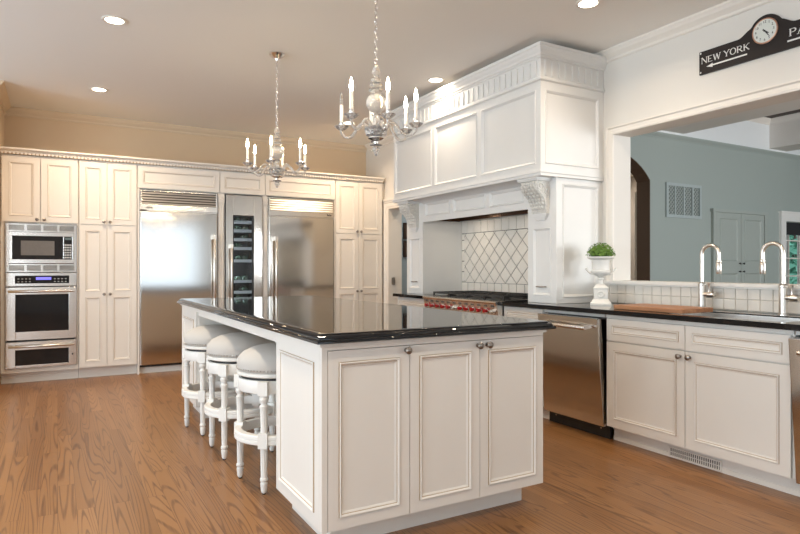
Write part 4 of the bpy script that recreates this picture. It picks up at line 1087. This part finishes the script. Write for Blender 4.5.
def arrow(y_tail, y_head, z):
    s = 1 if y_head > y_tail else -1
    mb = MB(); pts = [(y_tail, z-.005), (y_head-s*.045, z-.005), (y_head-s*.045, z-.014), (y_head, z), (y_head-s*.045, z+.014), (y_head-s*.045, z+.005), (y_tail, z+.005)]
    mb.rings([[(SXf, y, zz) for y, zz in pts], [(SXf-.0018, y, zz) for y, zz in pts]]); return mb.build('arrow', SIGNW, bd)
arrow(2.36, 2.648, 2.636); arrow(2.105, 1.84, 2.637)
for yy, zz in ((2.693, 2.740), (2.693, 2.604), (1.815, 2.740), (1.815, 2.604)):
    MB().lathe([(.006, 0), (.006, .002), (.003, .003), (0, .003)], (SXf, yy, zz), 10, '-x').build('screw', SIGNW, bd)
ck = MB().lathe([(.081, 0), (.081, .010), (.076, .012), (.073, .010)], (SXf, CYc, CZc), 40, '-x').build('clock_rim', COPPER, t, smooth=40)
MB().lathe([(0, .0095), (.0735, .0095), (.0735, .0105), (0, .0107)], (SXf, CYc, CZc), 40, '-x').build('clock_dial', DIAL, ck, smooth=40)
mb = MB()
for k in range(60):
    a = 2*PI*k/60
    if k % 5: continue
tcv = []
for k in range(1, 13):
    cu = bpy.data.curves.new('n', 'FONT'); cu.body = str(k); cu.size = .023; cu.align_x = 'CENTER'; cu.align_y = 'CENTER'; cu.extrude = .0004; cu.resolution_u = 2
    to = bpy.data.objects.new('n', cu); COL.objects.link(to); bpy.context.view_layer.update()
    me = bpy.data.meshes.new_from_object(to.evaluated_get(bpy.context.evaluated_depsgraph_get()))
    a = PI/2-2*PI*k/12
    # font x -> -Y world, font y -> Z
    Mx = Matrix(((0, 0, -1, SXf-.0112), (-1, 0, 0, CYc-math.cos(a)*.057), (0, 1, 0, CZc+math.sin(a)*.057), (0, 0, 0, 1)))
    me.transform(Mx); mb.bm.from_mesh(me); bpy.data.objects.remove(to); bpy.data.curves.remove(cu); bpy.data.meshes.remove(me)
mb.build('numerals', BLACKM, ck)
def hand(ang_min, ln, wd, dx):
    a = PI/2-2*PI*ang_min/60; d = Vector((-math.cos(a), math.sin(a))); nrm = Vector((-d.y, d.x))
    pts = [d*-.015-nrm*wd, d*ln*.7-nrm*wd, d*ln, d*ln*.7+nrm*wd, d*-.015+nrm*wd]
    MB().rings([[(SXf-dx, CYc+p.x, CZc+p.y) for p in pts], [(SXf-dx-.0008, CYc+p.x, CZc+p.y) for p in pts]]).build('clock_hand', BLACKM, ck)
hand(21.5, .038, .0035, .0122); hand(24, .055, .0028, .0132)
MB().lathe([(.006, .0112), (.006, .015), (0, .0152)], (SXf, CYc, CZc), 12, '-x').build('hand_boss', BLACKM, ck)

# ------------------------------------------------------------------ ceiling downlights
for i, (x, y, lb) in enumerate(((0.359, 4.852, 'recessed ceiling light above the floor in front of the ovens, the larger one'), (0.363, 6.816, 'recessed ceiling light just in front of the oven cabinets'),
                                (3.141, 2.953, 'recessed ceiling light at the top edge above the near side of the hood'), (3.155, 4.880, 'recessed ceiling light beside the fluted hood top'),
                                (3.152, 6.858, 'recessed ceiling light behind the larger chandelier near the corner'), (.365, 2.97, 'recessed ceiling light over the floor before the island'), (.365, 1.0, 'recessed ceiling light nearest the rear windows'), (3.2, 1.0, 'recessed ceiling light above the sink end counter'))):
    t = thing('recessed_light', lb, 'ceiling light', (x, y, CE), 'recessed ceiling lights')
    MB().lathe([(.062, -.001), (.085, -.001), (.086, -.004), (.080, -.008), (.064, -.006)], (x, y, CE), 28, cap=False).build('trim_ring', TRIMP, t, smooth=40)
    MB().lathe([(0, -.0045), (.063, -.0045), (.064, -.002), (0, -.002)], (x, y, CE), 24).build('lens', LENS, t)
    pw = 22 if y > 6 else (8 if x > 3.1 and y > 4 else 10 if x > 3.1 and y > 2 else 17)
    area('recessed_light_lamp', (x, y, CE-.012), (0, 0, 0), .11, .11, pw, WARM if y > 6 else (1, .84, .66), 'DISK', math.radians(150))

# ------------------------------------------------------------------ chandeliers
def chandelier(label, x, y, z0, angs, unlit=()):
    """z0 = bottom tip"""
    t = thing('chandelier', label, 'chandelier', (x, y, CE))
    MB().lathe([(0, 0), (.065, 0), (.066, -.006), (.058, -.016), (.034, -.034), (.016, -.044), (.012, -.058), (0, -.06)], (x, y, CE), 28).build('canopy', CHROME, t, smooth=40)
    zt = z0+.515                     # top of the crystal stack
    mb = MB(); z = CE-.062; k = 0
    while z > zt+.012:
        L = .036; pts = []
        for i in range(12):
            a = 2*PI*i/12; u = math.cos(a)*.0085; v = math.sin(a)*L/2
            pts.append((x+(u if k % 2 else 0), y+(0 if k % 2 else u), z-L/2+v+.004))
        mb.tube(pts, .0027, 6, closed=True); z -= .029; k += 1
    mb.build('chain', CHROME, t, smooth=60)
    Z = lambda h: z0+h
    MB().lathe([(.005, Z(.535)), (.005, Z(.50))], (x, y, 0), 10).lathe([(.011, Z(.52)), (.013, Z(.512)), (.008, Z(.505))], (x, y, 0), 12).build('hook', CHROME, t, smooth=40)
    pr = [(.006, .512), (.014, .505), (.022, .485), (.024, .470), (.012, .455), (.010, .448), (.026, .440), (.030, .430), (.016, .420), (.034, .412), (.037, .400), (.018, .390), (.040, .380), (.043, .368), (.020, .358), (.014, .352)]
    MB().lathe([(r, Z(h)) for r, h in pr], (x, y, 0), 20).build('finial_stack', CRYSTAL, t, smooth=30)
    R = .057; zc = .302
    MB().lathe([(R*math.sin(PI*i/16), Z(zc+R*math.cos(PI*i/16))) for i in range(17)], (x, y, 0), 28).build('globe', CRYSTAL, t, smooth=60)
    MB().lathe([(.012, Z(.246)), (.028, Z(.236)), (.020, Z(.222)), (.016, Z(.200)), (.022, Z(.175)), (.034, Z(.160)), (.030, Z(.150))], (x, y, 0), 20).build('vase', CRYSTAL, t, smooth=40)
    MB().lathe([(.03, Z(.165)), (.064, Z(.160)), (.066, Z(.150)), (.058, Z(.118)), (.040, Z(.108)), (.030, Z(.108))], (x, y, 0), 28).build('bowl', CRYSTAL, t, smooth=40)
    MB().lathe([(0, Z(.112)), (.040, Z(.1075)), (.046, Z(.104)), (.046, Z(.099)), (.030, Z(.090)), (.014, Z(.082)), (.012, Z(.072)), (0, Z(.072))], (x, y, 0), 24).build('silver_cap', CHROME, t, smooth=40)
    MB().lathe([(.010, Z(.072)), (.034, Z(.064)), (.036, Z(.060)), (.012, Z(.052)), (.020, Z(.044)), (.021, Z(.030)), (.012, Z(.024)), (.014, Z(.016)), (.006, Z(.004)), (0, Z(0))], (x, y, 0), 20).build('drop_finial', CRYSTAL, t, smooth=40)
    for n_, (ang, r) in enumerate(angs):
        a = math.radians(ang)
        # 0 = towards the camera, 90 = to its right
        fwd = Vector((math.sin(math.radians(29.5)), math.cos(math.radians(29.5)), 0)); rgt = Vector((fwd.y, -fwd.x, 0))
        d = -fwd*math.cos(a)+rgt*math.sin(a)
        ctr = [(.025, .140), (.048, .165), (.070, .186), (.092, .192), (.112, .180), (.132, .152), (.155, .128), (.180, .120), (.205, .128), (.222, .148), (.226, .168)]
        k = r/.226
        pts = [Vector((x, y, Z(h)))+d*q*k for q, h in ctr]
        fine = []
        for i in range(len(pts)-1):
            p0, p1, p2, p3 = pts[max(i-1, 0)], pts[i], pts[i+1], pts[min(i+2, len(pts)-1)]
            for s in range(3):
                u = s/3; fine.append(.5*((2*p1)+(p2-p0)*u+(2*p0-5*p1+4*p2-p3)*u*u+(3*p1-p0-3*p2+p3)*u**3))
        fine.append(pts[-1])
        arm = MB().tube(fine, .0085, 10).build('arm', CRYSTAL, t, smooth=60)
        c = Vector((x, y, 0))+d*r
        MB().lathe([(.008, Z(.166)), (.020, Z(.170)), (.040, Z(.186)), (.041, Z(.190)), (.034, Z(.193)), (.014, Z(.182)), (.012, Z(.198)), (0, Z(.198))], (c.x, c.y, 0), 18).build('bobeche', CRYSTAL, arm, smooth=40)
        MB().lathe([(.0125, Z(.196)), (.0135, Z(.200)), (.0135, Z(.216)), (.0115, Z(.218))], (c.x, c.y, 0), 14).build('candle_cup', CHROME, arm, smooth=40)
        MB().lathe([(.0105, Z(.216)), (.0105, Z(.312)), (.008, Z(.316)), (0, Z(.316))], (c.x, c.y, 0), 14).build('candle_sleeve', CANDLE, arm, smooth=40)
        MB().lathe([(.006, Z(.316)), (.0085, Z(.324)), (.0110, Z(.340)), (.0105, Z(.350)), (.007, Z(.370)), (.0025, Z(.388)), (0, Z(.392))], (c.x, c.y, 0), 14).build('bulb', BULBOFF if n_ in unlit else BULB, arm, smooth=60)
chandelier('crystal chandelier nearer the camera, larger in view, with one unlit bulb', 1.575, 3.06, 1.853, [(-34, .225), (21, .20), (95, .228), (137, .25), (190, .22), (246, .225)], unlit=(5,))
chandelier('crystal chandelier further away, over the end of the island by the refrigerators', 1.609, 4.950, 1.890, [(0, .235), (60, .25), (120, .25), (180, .24), (240, .25), (300, .25)])
